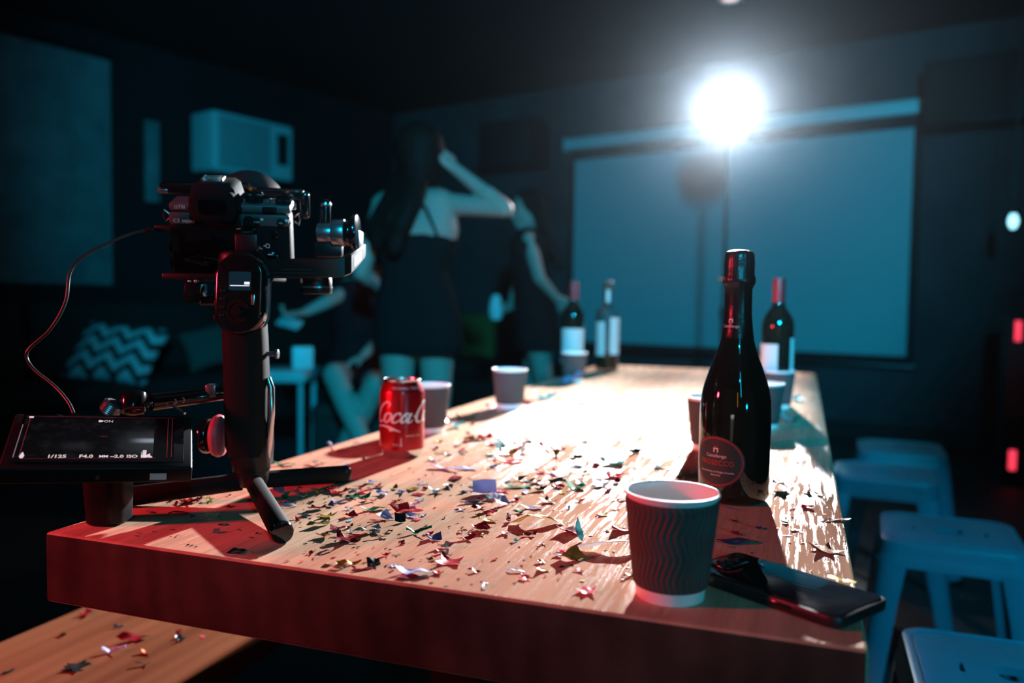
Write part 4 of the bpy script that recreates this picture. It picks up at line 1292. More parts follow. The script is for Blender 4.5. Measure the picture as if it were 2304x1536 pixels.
# lens, hood, gear
lm = Matrix.Translation((-0.002, 0.046, 0.008)) @ Matrix.Rotation(R(-90), 4, 'X')
mb = MB(); mb.lathe([(0.033, 0), (0.035, 0.006), (0.036, 0.026), (0.039, 0.030), (0.0395, 0.058), (0.041, 0.062), (0.041, 0.084), (0.036, 0.086)], 80, lm, cap0=True, cap1=True); ln = mb.build('lens_barrel', M['black_metal'], t)
mb = MB(); mb.lathe([(0.0400, 0.070)] + [(0.0412 + .0007 * (k % 2), 0.066 + k * .0015) for k in range(11)] + [(0.0400, 0.083)], 80, lm, cap0=False, cap1=False); mb.build('focus_ring', M['rubber'], ln)
mb = MB(); mb.lathe([(0.041, 0.082), (0.0455, 0.090), (0.0500, 0.120), (0.0490, 0.120), (0.0440, 0.091), (0.039, 0.084)], 96, lm, cap0=False, cap1=False); mb.build('lens_hood', M['black'], ln)
mb = MB(); mb.lathe([(0, 0.0875), (0.020, 0.0872), (0.034, 0.0860)], 64, lm, cap0=False, cap1=False); mb.build('front_element', M['lens_glass'], ln)
# lens gear belt with its side arm
mb = MB(); gb = []
mb.lathe([(0.0425, 0.036), (0.0462, 0.037), (0.0470, 0.040), (0.0470, 0.052), (0.0462, 0.055), (0.0425, 0.056)], 96, lm, cap0=False, cap1=False)
mb.box((-0.060, 0.086, 0.0470), (0.078, 0.016, 0.015), bevel=.004); mb.box((0.050, 0.086, 0.0440), (0.062, 0.016, 0.013), bevel=.004)
lg_ = mb.build('lens_support', M['black_gloss'], t)
for k in range(9):
    a = R(30 + 15 * k)
    c = lm @ Vector((0.0468 * math.cos(a + PI), 0.0468 * math.sin(a + PI), 0.046))
    mb = MB(); mb.ball(c, 0.0011, sub=1); mb.build('gear_stud', M['alu'], lg_)
mb = MB(); mb.cyl((-0.088, 0.082, 0.0445), (-0.100, 0.082, 0.0445), 0.0045, segs=20, bevel=.001); mb.build('support_screw', M['grey_metal'], lg_)
mb = MB(); mb.box((0.081, 0.086, 0.030), (0.012, 0.014, 0.036), bevel=.0045, seg=3); mb.build('side_post', M['black_gloss'], t)

# HDMI-type lead from the camera to the monitor
A0, A1 = at(394, 514, GY + .012), at(360, 514, GY + .006)
t = empty('video_cable', A1)
tag(t, 'thin black cable looping from the camera down to the monitor', 'cable')
io = Matrix.Translation(-A1)
mb = MB(); mb.box(io @ ((A0 + A1) / 2), ((A0 - A1).length + .012, 0.010, 0.0085), bevel=.0022); mb.cyl(io @ at(341, 516, GY + .002), io @ at(326, 518, GY), 0.0036, 0.0026, 16); mb.build('plug', M['black'], t)
pts = [at(345, 516, GY + .003), at(300, 524, GY - .004), at(240, 548, GY - .018), at(188, 576, GY - .03), at(158, 612, GY - .04), at(147, 680, GY - .05), at(112, 742, GY - .055), at(62, 790, GY - .058), at(72, 826, GY - .06), at(122, 868, GY - .072), at(152, 902, GY - .085), at(166, 930, GY - .097)]
mb = MB(); mb.tube([io @ p for p in spline(pts, 8)], 0.00185, 10); mb.build('lead', M['cable'], t)

# ------------------------------------------------------------------ field monitor on its short grip
mbr = at(433, 1052, 0.800)
ax_d = Vector((-0.333, 0.850, 0.407)).normalized()
mw = 0.166
ax_x = Vector((-0.931, -0.365, 0.074))
ax_x = -(ax_x - ax_d * ax_x.dot(ax_d)).normalized()
ax_n = ax_x.cross(ax_d)
mc = mbr - ax_x * mw / 2
t = empty('field_monitor')
t.matrix_world = Matrix(((ax_x.x, ax_d.x, ax_n.x, mc.x), (ax_x.y, ax_d.y, ax_n.y, mc.y), (ax_x.z, ax_d.z, ax_n.z, mc.z), (0, 0, 0, 1)))
tag(t, 'small field monitor tilted up on a black grip at the table corner', 'monitor')
MD = 0.096
mb = MB(); mb.box((0, MD / 2, -0.0088), (mw, MD, 0.0176), bevel=0.0022, seg=3); fr_ = mb.build('housing', M['black'], t)
GW, GH = mw * 0.83, MD * 0.80
g0 = Vector((-0.0035, MD * 0.53, 0.0013))
mb = MB(); mb.box((0, MD * 0.53, 0.0010), (mw * 0.90, MD * 0.88, 0.0006), bevel=0.0002); scr_frame = mb.build('screen_glass', M['glass_lcd'], t)

def screen_mat():
    m = bpy.data.materials.new('lit_monitor_picture')
    m.use_nodes = True
    nt = m.node_tree
    N, L = nt.nodes.new, nt.links.new
    b = nt.nodes['Principled BSDF']
    b.inputs['Base Color'].default_value = (0.004, 0.004, 0.005, 1)
    b.inputs['Roughness'].default_value = 0.10
    tc = N('ShaderNodeTexCoord')
    sp = N('ShaderNodeSeparateXYZ'); L(tc.outputs['Generated'], sp.inputs[0])
    def fall(src, c, wdt):
        s = N('ShaderNodeMath'); s.operation = 'SUBTRACT'; L(src, s.inputs[0]); s.inputs[1].default_value = c
        a = N('ShaderNodeMath'); a.operation = 'ABSOLUTE'; L(s.outputs[0], a.inputs[0])
        r = N('ShaderNodeMapRange'); L(a.outputs[0], r.inputs[0])
        r.inputs[1].default_value, r.inputs[2].default_value, r.inputs[3].default_value, r.inputs[4].default_value = 0, wdt, 1, 0
        r.interpolation_type = 'SMOOTHERSTEP'
        return r.outputs[0]
    def mul(a, b2):
        k = N('ShaderNodeMath'); k.operation = 'MULTIPLY'; L(a, k.inputs[0])
        if isinstance(b2, float): k.inputs[1].default_value = b2
        else: L(b2, k.inputs[1])
        return k.outputs[0]
    def plus(a, b2):
        k = N('ShaderNodeMath'); k.operation = 'ADD'; L(a, k.inputs[0]); L(b2, k.inputs[1]); return k.outputs[0]
    X, Y = sp.outputs['X'], sp.outputs['Y']
    glow = mul(fall(X, 0.86, 0.20), fall(Y, 0.43, 0.09))
    halo = mul(fall(X, 0.86, 0.34), fall(Y, 0.38, 0.45))
    table = mul(fall(X, 0.36, 0.16), fall(Y, 0.30, 0.17))
    edge = N('ShaderNodeMath'); edge.operation = 'LESS_THAN'; L(X, edge.inputs[0]); edge.inputs[1].default_value = 0.862
    nz = N('ShaderNodeTexNoise'); nz.inputs['Scale'].default_value = 90; L(tc.outputs['Object'], nz.inputs['Vector'])
    th = N('ShaderNodeMapRange'); L(nz.outputs['Fac'], th.inputs[0]); th.inputs[1].default_value = 0.50; th.inputs[2].default_value = 0.75
    tot = plus(plus(mul(glow, 0.28), mul(halo, 0.035)), plus(mul(table, 0.012), mul(th.outputs[0], 0.006)))
    tot = mul(tot, edge.outputs[0])
    b.inputs['Emission Color'].default_value = (0.75, 0.85, 1.0, 1)
    L(tot, b.inputs['Emission Strength'])
    return m
mb = MB(); mb.box(g0, (GW, GH, 0.0004)); pic = mb.build('picture', screen_mat(), scr_frame, smooth=False)
pf = lambda u_, v_, s=0.0004: on_plane(g0 + Vector(((u_ - .5) * GW, (v_ - .5) * GH, s)), (1, 0, 0), (0, 1, 0))
osd = mat('lit_screen_text', (0.7, 0.65, 0.66), 0.4, emit=(1.0, 0.90, 0.92), strength=0.55)
osd_red = mat('lit_screen_guides', (0.3, 0.02, 0.03), 0.4, emit=(1.0, 0.08, 0.12), strength=0.14)
for s, u_, v_, sz in (('1/125', 0.255, 0.065, .0072), ('F4.0', 0.435, 0.065, .0072), ('MM', 0.545, 0.065, .0052), ('\u20132.0', 0.630, 0.065, .0068), ('ISO 1', 0.745, 0.065, .0066)):
    lettering('screen_text', s, sz, pf(u_, v_), osd, pic, shear=0.0, bold=0.0002)
strokes('screen_icon', [[(-.0022, 0, .0024), (.0022, 0, .0024)]], pf(0.492, 0.89), osd, pic)
lettering('screen_text', '\u0190 ON', 0.0056, pf(0.525, 0.885), osd, pic)
strokes('histogram', [[(-.0040, 0.0002, .0004), (-.0040, .010, .0004)], [(-.003, 0.0065, .013), (0.0005, 0.0065, .013)], [(0.0005, .0045, .009), (0.0025, .0025, .005), (0.006, 0.0005, .001)]], pf(0.815, 0.035), osd, pic)
strokes('screen_icon', [[(-.002, 0, .0032), (.002, 0, .0032)]], pf(0.035, 0.965), osd, pic)
strokes('level_meter', [[(0, -.004, .002), (0, .000, .004), (0, .006, .0006)]], pf(0.045, 0.08), osd, pic)
strokes('screen_guides', [[(-GW * .5, 0, .0003), (GW * .5, 0, .0003)]], pf(0.5, 0.99), osd_red, pic)
strokes('screen_guides', [[(-GW * .45, 0, .0003), (GW * .38, 0, .0003)]], pf(0.5, 0.02), osd_red, pic)
for u_ in (0.03, 0.955, 0.985): strokes('screen_guides', [[(0, -GH * .45, .0004), (0, GH * .47, .0004)]], pf(u_, 0.5), osd_red, pic)
strokes('focus_cross', [[(-.003, 0, .0006), (.003, 0, .0006)]], pf(0.53, 0.52), osd_red, pic)
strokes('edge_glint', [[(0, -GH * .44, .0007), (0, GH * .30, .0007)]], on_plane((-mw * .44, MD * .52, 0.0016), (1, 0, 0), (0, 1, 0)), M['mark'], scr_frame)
mb = MB(); mb.box((mw * 0.315, -0.0001, -0.0100), (0.0150, 0.0008, 0.0072)); mb.build('sticker', M['mark'], fr_)
mb = MB(); mb.cyl((-0.001, 0.001, -0.0100), (-0.001, -0.0016, -0.0100), 0.0020, segs=16); mb.build('indicator', M['alu'], fr_)
# grip post under it
post_b = onz(224, 1186, TZ)
inv = t.matrix_world.inverted()
bm = bmesh.new()
secs = [(TZ + 0.0005, .036, .040), (TZ + 0.003, .040, .044), (TZ + 0.035, .0425, .046), (TZ + 0.070, .0440, .046), (TZ + 0.078, .0440, .046)]
rings = [[bm.verts.new(inv @ Vector((post_b.x + x + (z - TZ) * -0.02, post_b.y + 0.022 + y, z))) for x, y in rrect(w_, d_, .014, 6)] for z, w_, d_ in secs]
for a, b in zip(rings, rings[1:]):
    n = len(a)
    for i in range(n): bm.faces.new((a[i], a[(i+1) % n], b[(i+1) % n], b[i]))
bm.faces.new(list(reversed(rings[0]))); bm.faces.new(rings[-1])
bmesh.ops.recalc_face_normals(bm, faces=bm.faces)
me = bpy.data.meshes.new('grip_post'); bm.to_mesh(me); bm.free(); me.shade_smooth(); me.set_sharp_from_angle(angle=R(40))
mesh_obj('grip_post', me, M['black'], t)
mb = MB(); mb.tube([inv @ at(274, 1090, 0.875), inv @ at(268, 1150, 0.872)], .0016, 10); mb.build('wrist_loop', M['alu'], t)

# ------------------------------------------------------------------ people in the dark behind the table
def hand(mb, wrist, direction, palm_n, spread=1.0, curl=0.4, size=1.0, side=1):
    """Palm with four unequal bent fingers and a thumb from its side."""
    d = Vector(direction).normalized()
    n = Vector(palm_n); n = (n - d * n.dot(d)).normalized()      # palm faces n
    s = d.cross(n).normalized() * side                            # towards the little finger
    w0 = Vector(wrist)
    k = size
    pc = w0 + d * 0.045 * k
    for j in (-1.5, -0.5, 0.5, 1.5):
        mb.limb(w0 + d * 0.010 * k + s * j * 0.010 * k, w0 + d * 0.082 * k + s * j * 0.0185 * k, 0.015 * k, 0.0125 * k, 10)
    for j, L in zip((-1.5, -0.5, 0.5, 1.5), (0.068, 0.076, 0.071, 0.055)):
        p = w0 + d * 0.084 * k + s * j * 0.0195 * k
        a = curl
        dirn = (d + s * j * 0.10 * spread).normalized()
        for seg, r0, r1 in ((0.45, 0.0100, 0.0092), (0.32, 0.0092, 0.0085), (0.23, 0.0085, 0.0072)):
            dv = (dirn * math.cos(a) + n * math.sin(a)).normalized()
            q = p + dv * L * seg * k
            mb.limb(p, q, r0 * k, r1 * k, 8)
            p = q; a += curl
    th = w0 + d * 0.022 * k - s * 0.026 * k
    t1 = th + (d * 0.65 - s * 0.65 + n * 0.25).normalized() * 0.040 * k
    t2 = t1 + (d * 0.9 - s * 0.2 + n * 0.45).normalized() * 0.030 * k
    mb.limb(th, t1, 0.0135 * k, 0.0110 * k, 8); mb.limb(t1, t2, 0.0105 * k, 0.0085 * k, 8)

def head(mb, c, fwd, up=(0, 0, 1), k=1.0):
    f = Vector(fwd).normalized(); u_ = Vector(up); u_ = (u_ - f * u_.dot(f)).normalized(); s = f.cross(u_)
    rot = Matrix((s, f, u_)).transposed()
    mx = Matrix.Translation(c) @ rot.to_4x4()
    P = lambda x, y, z: mx @ Vector((x * k, y * k, z * k))
    mb.ball((0, -0.012 * k, 0.030 * k), (0.073 * k, 0.092 * k, 0.082 * k), mx)          # skull
    mb.ball((0, 0.022 * k, -0.030 * k), (0.058 * k, 0.064 * k, 0.075 * k), mx)          # face
    mb.ball((0, 0.052 * k, -0.083 * k), (0.030 * k, 0.028 * k, 0.022 * k), mx)          # chin
    for x in (-1, 1):
        mb.limb(P(x * 0.050, -0.005, -0.055), P(x * 0.018, 0.058, -0.085), 0.022 * k, 0.018 * k, 8)  # jaw
        mb.ball((x * 0.072 * k, -0.012 * k, -0.015 * k), (0.010 * k, 0.018 * k, 0.030 * k), mx, 2)   # ear
        mb.ball((x * 0.036 * k, 0.060 * k, -0.028 * k), (0.022 * k, 0.020 * k, 0.018 * k), mx, 2)    # cheek
        mb.ball((x * 0.030 * k, 0.073 * k, 0.003 * k), (0.013 * k, 0.010 * k, 0.008 * k), mx, 2)     # eye
        mb.limb(P(x * 0.012, 0.083, 0.018), P(x * 0.045, 0.070, 0.020), 0.007 * k, 0.006 * k, 8)     # brow
    mb.limb(P(0, 0.080, 0.010), P(0, 0.100, -0.030), 0.008 * k, 0.012 * k, 8)            # nose
    mb.ball((0, 0.082 * k, -0.056 * k), (0.020 * k, 0.011 * k, 0.0065 * k), mx, 2)
    mb.ball((0, 0.080 * k, -0.067 * k), (0.018 * k, 0.011 * k, 0.0070 * k), mx, 2)       # lips
    return mx

def foot(mb, ankle, fwd, heel=0.0):
    a = Vector(ankle); f = Vector(fwd).normalized()
    toe = a + f * 0.15; toe.z = 0.022
    ball_ = a + f * 0.10; ball_.z = 0.026
    hl = a - f * 0.035; hl.z = 0.030 + heel
    mb.limb(a, ball_, 0.036, 0.030, 12); mb.limb(hl, ball_, 0.030, 0.036, 12); mb.limb(ball_, toe, 0.034, 0.020, 12)

def torso(mb, neck, shL, shR, chest, waist, hips, hL, hR, k=1.0):
    sc = (Vector(shL) + Vector(shR)) / 2
    ax = (Vector(shR) - Vector(shL)).normalized()
    def slab_(c, hw, r, dz=0):
        c = Vector(c)
        mb.limb(c - ax * hw, c + ax * hw, r, r, 16)
    mb.limb(neck, sc + Vector((0, 0, 0.03)), 0.045 * k, 0.058 * k)
    mb.limb(shL, shR, 0.052 * k, 0.052 * k)
    for i in range(6):
        q = i / 5
        slab_(Vector(sc).lerp(Vector(chest), q), 0.11 * k - 0.02 * q, (0.065 + 0.03 * q) * k)
        slab_(Vector(chest).lerp(Vector(waist), q), (0.070 - 0.03 * q) * k, (0.092 - 0.012 * q) * k)
        slab_(Vector(waist).lerp(Vector(hips), q), (0.042 + 0.038 * q) * k, (0.082 + 0.010 * q) * k)
    slab_((Vector(hL) + Vector(hR)) / 2, 0.070 * k, 0.088 * k)

V = Vector
# --- the woman standing with her back turned, one hand at her hair
Y = 3.40
def wx(x, y, dy=0.0):
    p = at(x, y, Y + dy); return p
def zz(p, z): return V((p.x, p.y, z))
hd = wx(936, 352); nk = wx(944, 432); shR = wx(1002, 458, -0.02); shL = wx(862, 462, 0.03)
elR = wx(1136, 470, -0.13); wrR = wx(1022, 378, -0.05)
elL = wx(812, 612, 0.02); wrL = wx(858, 648, 0.16)
chest, waist, hips = wx(936, 520), wx(932, 612), wx(938, 700)
hL, hR = wx(896, 742), wx(982, 742)
mb = MB()
hmx = head(mb, hd, (-0.55, 0.8, -0.05))
mb.limb(hd - V((0, -0.01, 0.04)), nk, 0.048, 0.046)
torso(mb, nk, shL, shR, chest, waist, hips, hL, hR)
for sh_, el_, wr_ in ((shR, elR, wrR), (shL, elL, wrL)):
    mb.limb(sh_, el_, 0.047, 0.036); mb.limb(el_, wr_, 0.037, 0.024)
    mb.limb(el_, el_.lerp(wr_, 0.35), 0.037, 0.037)
hand(mb, wrR, V((-0.62, -0.02, 0.62)), V((-0.4, 0.6, -0.5)), curl=0.45, side=1)
hand(mb, wrL, V((0.75, 0.25, -0.25)), V((0.2, -0.1, -0.9)), curl=0.35, side=-1)
for hp0, sx in ((hL, -1), (hR, 1)):
    kn = V((hp0.x + 0.004 * sx, hp0.y + 0.02, 0.49)); an = V((hp0.x + 0.006 * sx, hp0.y - 0.01, 0.115))
    mb.limb(hp0, kn, 0.085, 0.052); mb.limb(kn, kn.lerp(an, 0.35), 0.053, 0.052); mb.limb(kn.lerp(an, 0.35), an, 0.052, 0.032)
    foot(mb, V((an.x, an.y, 0.10)), (-0.25, 1, 0), 0.05)
pr = blob(mb, 'person', M['skin'])
tag(pr, 'person in a short black dress seen from behind, one hand raised to the hair', 'person')
mb = MB()
ax = (shR - shL).normalized()
def band(mb, c, hw, r): mb.limb(V(c) - ax * hw, V(c) + ax * hw, r, r, 18)
topc = wx(938, 548)
for i in range(7):
    q = i / 6
    band(mb, topc.lerp(waist, q), 0.078 - 0.034 * q, 0.098 - 0.008 * q); band(mb, waist.lerp(hips, q), 0.048 + 0.040 * q, 0.091 + 0.008 * q)
    band(mb, hips.lerp(wx(942, 772), q), 0.088 + 0.008 * q, 0.099 + 0.006 * q)
dr = blob(mb, 'dress', M['dress_black'], pr, 0.009)
trim_below(dr, wx(942, 796).z)
mb = MB(); mb.tube(spline([wx(908, 438, -0.12), wx(948, 455, -0.115), wx(972, 500, -0.125), wx(988, 540, -0.105)], 5), 0.006, 8); mb.build('strap', M['dress_black'], dr)
mb = MB()
mb.ball((0, -0.026, 0.030), (0.108, 0.118, 0.108), hmx); mb.ball((0, -0.050, -0.03), (0.095, 0.085, 0.115), hmx)
for dx, dy, x1, y1 in ((-18, -.05, 872, 530), (-2, -.08, 888, 560), (-30, -.03, 850, 545), (6, -.09, 900, 515), (-40, 0.0, 838, 520), (-10, -.07, 880, 500)):
    pts = spline([hd + V((0, -0.02, 0.02)), wx(936 + dx, 415, dy), wx((936 + dx + x1) / 2, 470, dy - .05), wx(x1, y1, dy - .07)], 5)
    for p, q in zip(pts, pts[1:]): mb.limb(p, q, 0.042, 0.036, 10)
blob(mb, 'hair', M['hair'], pr, 0.009)
for hp0, sx in ((hL, -1), (hR, 1)):
    mb = MB(); f = V((-0.25, 1, 0)).normalized(); a = V((hp0.x + 0.006 * sx, hp0.y - 0.01, 0.10))
    mb.limb(a - f * .035 - V((0, 0, .03)), a + f * .10 - V((0, 0, .070)), .038, .040); mb.limb(a + f * .10 - V((0, 0, .070)), a + f * .15 - V((0, 0, .076)), .038, .024); mb.limb(a - f * .05 - V((0, 0, .04)), a - f * .055 - V((0, 0, .09)), .018, .010)
    blob(mb, 'shoe', M['shoe'], pr, 0.007, 3)

# --- the woman in profile next to the screen, long hair down her back
Y = 4.55
hd = wx(1188, 474); nk = wx(1196, 520); shL = wx(1190, 540, -0.15); shR = wx(1196, 540, 0.15)
elL = wx(1214, 626, -0.20); wrL = wx(1254, 672, -0.13); elR = wx(1166, 628, 0.16); wrR = wx(1150, 690, 0.02)
chest, waist, hips = wx(1192, 590), wx(1198, 650), wx(1204, 715); hL, hR = wx(1206, 745, -0.09), wx(1206, 745, 0.09)
mb = MB()
hmx = head(mb, hd, (-0.9, -0.35, -0.1))
mb.limb(hd - V((-0.01, 0, 0.04)), nk, 0.046, 0.044)
torso(mb, nk, shL, shR, chest, waist, hips, hL, hR, 0.92)
for sh_, el_, wr_ in ((shR, elR, wrR), (shL, elL, wrL)):
    mb.limb(sh_, el_, 0.044, 0.034); mb.limb(el_, wr_, 0.035, 0.023)
hand(mb, wrL, V((0.8, 0.2, -0.45)), V((0, 0.9, 0.3)), curl=0.3, side=1)
hand(mb, wrR, V((-0.4, -0.45, -0.1)), V((-0.2, -0.6, 0.5)), curl=0.75, side=-1)
for hp0, dx in ((hL, 0.10), (hR, -0.03)):
    kn = V((hp0.x + dx * 0.6, hp0.y, 0.47)); an = V((hp0.x + dx, hp0.y, 0.09))
    mb.limb(hp0, kn, 0.078, 0.048); mb.limb(kn, kn.lerp(an, .35), 0.05, 0.049); mb.limb(kn.lerp(an, .35), an, 0.049, 0.031)
    foot(mb, V((an.x, an.y, 0.085)), (-1, -0.2, 0), 0.03)
pr2 = blob(mb, 'person', M['skin'])
tag(pr2, 'person with long straight dark hair and black dress, in profile beside the screen', 'person')
ax = (shR - shL).normalized()
mb = MB()
for i in range(7):
    q = i / 6
    band(mb, wx(1192, 556).lerp(waist, q), 0.092 - 0.034 * q, 0.110 - 0.008 * q); band(mb, waist.lerp(hips, q), 0.058 + 0.035 * q, 0.102 + 0.015 * q); band(mb, hips.lerp(wx(1212, 790), q), 0.09 + 0.01 * q, 0.115 + 0.015 * q)
trim_below(blob(mb, 'dress', M['dress_black'], pr2, 0.009), wx(1212, 782).z)
mb = MB(); mb.ball((0, -0.024, 0.038), (0.086, 0.096, 0.088), hmx)
for k in range(6):
    dy = -0.09 + 0.036 * k
    pts = spline([hd + V((0.05, dy * .5, 0.03)), wx(1222, 505, dy), wx(1240, 550, dy), wx(1256, 600, dy)], 5)
    for i, (p, q) in enumerate(zip(pts, pts[1:])): mb.limb(p, q, 0.046 - 0.0012 * i, 0.046 - 0.0012 * i, 10)
blob(mb, 'hair', M['hair'], pr2, 0.009)
for hp0, dx in ((hL, 0.10), (hR, -0.03)):
    a = V((hp0.x + dx, hp0.y, 0.085)); f = V((-1, -.2, 0)).normalized()
    mb = MB(); mb.limb(a - f * .03 - V((0, 0, .04)), a + f * .10 - V((0, 0, .057)), .036, .037); mb.limb(a + f * .10 - V((0, 0, .057)), a + f * .155 - V((0, 0, .062)), .036, .022)
    blob(mb, 'shoe', M['shoe'], pr2, 0.007, 3)
p = wrR + V((-0.028, -0.055, 0.0))
t = MB(); t.lathe([(0, 0), (0.030, 0), (0.041, 0.05), (0.034, 0.10), (0.018, 0.135), (0, 0.138)], 32)
o = t.build('small_bag', M['case_white']); o.location = p - V((0.055, 0.02, 0.07))
tag(o, 'small pale pouch held up by the person in profile', 'bag')

# --- the woman sitting with crossed legs
Y = 4.20
hd = wx(846, 588); nk = wx(836, 632); shR = wx(786, 652, -0.03); shL = wx(868, 655, 0.05)
elR = wx(738, 678, -0.20); wrR = wx(688, 702, -0.26); elL = wx(868, 752, -0.10); wrL = wx(818, 800, -0.26)
chest, waist, hips = wx(824, 705), wx(816, 775), wx(812, 845); hL, hR = wx(846, 855, -0.04), wx(780, 852, -0.06)
mb = MB()
hmx = head(mb, hd, (-0.75, -0.6, -0.1))
mb.limb(hd - V((0, 0, 0.04)), nk, 0.046, 0.045)
torso(mb, nk, shL, shR, chest, waist, hips, hL, hR, 0.96)
for sh_, el_, wr_ in ((shR, elR, wrR), (shL, elL, wrL)):
    mb.limb(sh_, el_, 0.044, 0.034); mb.limb(el_, wr_, 0.036, 0.024)
hand(mb, wrR, V((-0.7, -0.3, -0.15)), V((-0.1, -0.2, 0.9)), curl=0.7, side=1)
hand(mb, wrL, V((-0.6, -0.5, -0.3)), V((0, -0.2, -1)), curl=0.3, side=-1)
knL = wx(843, 868, -0.52); anL = wx(742, 985, -0.42)
knR = wx(752, 842, -0.46); anR = wx(836, 968, -0.62)
anL = V((anL.x, anL.y, 0.14))
anR = V((anR.x, anR.y, 0.27))
for hp0, kn, an in ((hL, knL, anL), (hR, knR, anR)):
    mb.limb(hp0, kn, 0.088, 0.055); mb.limb(kn, kn.lerp(an, .35), .054, .054); mb.limb(kn.lerp(an, .35), an, .054, .033)
foot(mb, V((anL.x, anL.y, 0.10)), (-0.3, -1, 0), 0.02)
mb.limb(anR, anR + V((0.09, -0.05, -0.09)), 0.036, 0.026)
pr3 = blob(mb, 'person', M['skin'])
tag(pr3, 'person in a dark red dress sitting with crossed legs behind the soda can', 'person')
ax = (shL - shR).normalized()
mb = MB()
for i in range(7):
    q = i / 6
    band(mb, wx(824, 672).lerp(waist, q), 0.10 - 0.04 * q, 0.100 - 0.003 * q); band(mb, waist.lerp(hips, q), 0.06 + 0.04 * q, 0.097 + 0.018 * q)
for hp0, kn in ((hL, knL), (hR, knR)): mb.limb(hp0, hp0.lerp(kn, 0.55), 0.108, 0.088)
blob(mb, 'dress', M['dress_red'], pr3, 0.009)
mb = MB(); mb.ball((0, -0.024, 0.036), (0.088, 0.098, 0.090), hmx)
for k in range(5):
    pts = spline([hd + V((0.02, 0.04, 0.02)), wx(862, 630, 0.02 + .02 * k), wx(868 - 8 * k, 690, 0.06), wx(866 - 9 * k, 735, 0.05)], 5)
    for p, q in zip(pts, pts[1:]): mb.limb(p, q, 0.040, 0.036, 10)
blob(mb, 'hair', M['hair'], pr3, 0.009)
for a, f, dz in ((V((anL.x, anL.y, 0.10)), V((-0.3, -1, 0)).normalized(), -0.06), (anR - V((0, 0, 0.02)), V((0.62, -0.35, -0.6)).normalized(), 0.0)):
    mb = MB(); mb.limb(a - f * .03 + V((0, 0, dz)), a + f * .10 + V((0, 0, dz)), .036, .036); mb.limb(a + f * .10 + V((0, 0, dz)), a + f * .15 + V((0, 0, dz)), .035, .022); blob(mb, 'shoe', M['shoe'], pr3, 0.007, 3)
# her padded cube seat
sx, sy = (hL.x + hR.x) / 2, (hL.y + hR.y) / 2 + 0.02
zt_ = min(hL.z, hR.z) - 0.10
t = empty('pouffe', (sx, sy, 0)); tag(t, 'dark padded cube seat under the seated person', 'seat')
mb = MB(); mb.box((0, 0, zt_ / 2 - 0.03), (0.42, 0.40, zt_ - 0.06), bevel=.02); mb.build('base', M['sofa'], t)
mb = MB(); mb.box((0, 0, zt_ - 0.05), (0.43, 0.41, 0.10), bevel=.035, seg=4); mb.build('pad', M['sofa'], t)
# something pale held in her hand
o = MB(); o.prism(rrect(0.120, 0.062, 0.008, 4), 0, 0.009, bevel=.002)
o = o.build('mobile_phone', M['table_laminate']); o.location = wrR + V((-0.062, -0.055, -0.055)); o.rotation_euler = (R(38), R(12), R(-18))
tag(o, 'pale mobile phone held out by the seated person', 'phone')

# --- small pale side table with a paper bag
p = at(660, 832, 4.05)
t = empty('side_table', (p.x - 0.05, p.y, 0)); tag(t, 'small pale side table behind the stabiliser handle', 'table')
zt_ = p.z
mb = MB(); mb.box((0, 0, zt_ - 0.02), (0.30, 0.34, 0.055), bevel=.008); mb.build('tabletop', M['table_laminate'], t)
for x in (-0.12, 0.12):
    for y in (-0.13, 0.13):
        mb = MB(); mb.cyl((x, y, 0), (x, y, zt_ - 0.04), 0.013, segs=14); mb.build('leg', M['table_laminate'], t)
o = MB()
o.box((0, 0, 0.055), (0.10, 0.07, 0.11), bevel=.006)
o = o.build('paper_bag', M['case_white']); o.location = (p.x + 0.05, p.y - 0.02, zt_ + 0.009); o.rotation_euler = (R(0), R(0), R(20))
tag(o, 'small white paper bag on the pale side table', 'bag')

# ------------------------------------------------------------------ confetti
rnd = random.Random(11)
FOIL = {
    'red': mat('red_foil', (0.55, 0.02, 0.035), 0.30, 0.25, translucent=0.35),
    'dark red': mat('dark_red_foil', (0.28, 0.010, 0.022), 0.28, 0.4, translucent=0.15),
    'gold': mat('gold_foil', (0.66, 0.38, 0.06), 0.28, 0.7),
    'brown': mat('copper_brown_foil', (0.34, 0.14, 0.06), 0.30, 0.6),
    'green': mat('green_foil', (0.02, 0.27, 0.13), 0.28, 0.5, translucent=0.1),
    'blue': mat('blue_foil', (0.06, 0.14, 0.38), 0.28, 0.6),
    'lilac': mat('lilac_paper', (0.46, 0.49, 0.78), 0.45, 0.1, translucent=0.3),
    'silver': mat('silver_foil', (0.70, 0.72, 0.76), 0.26, 0.85),
    'black': mat('black_foil', (0.03, 0.035, 0.04), 0.25, 0.6),
    'teal': mat('teal_paper', (0.22, 0.60, 0.64), 0.5, 0.0, translucent=0.45),
    'white': mat('white_paper', (0.78, 0.78, 0.80), 0.5, 0.0, translucent=0.4),
    'olive': mat('olive_foil', (0.34, 0.28, 0.05), 0.3, 0.55),
    'pink': mat('pink_film', (0.80, 0.14, 0.20), 0.35, 0.0, translucent=0.5),
}
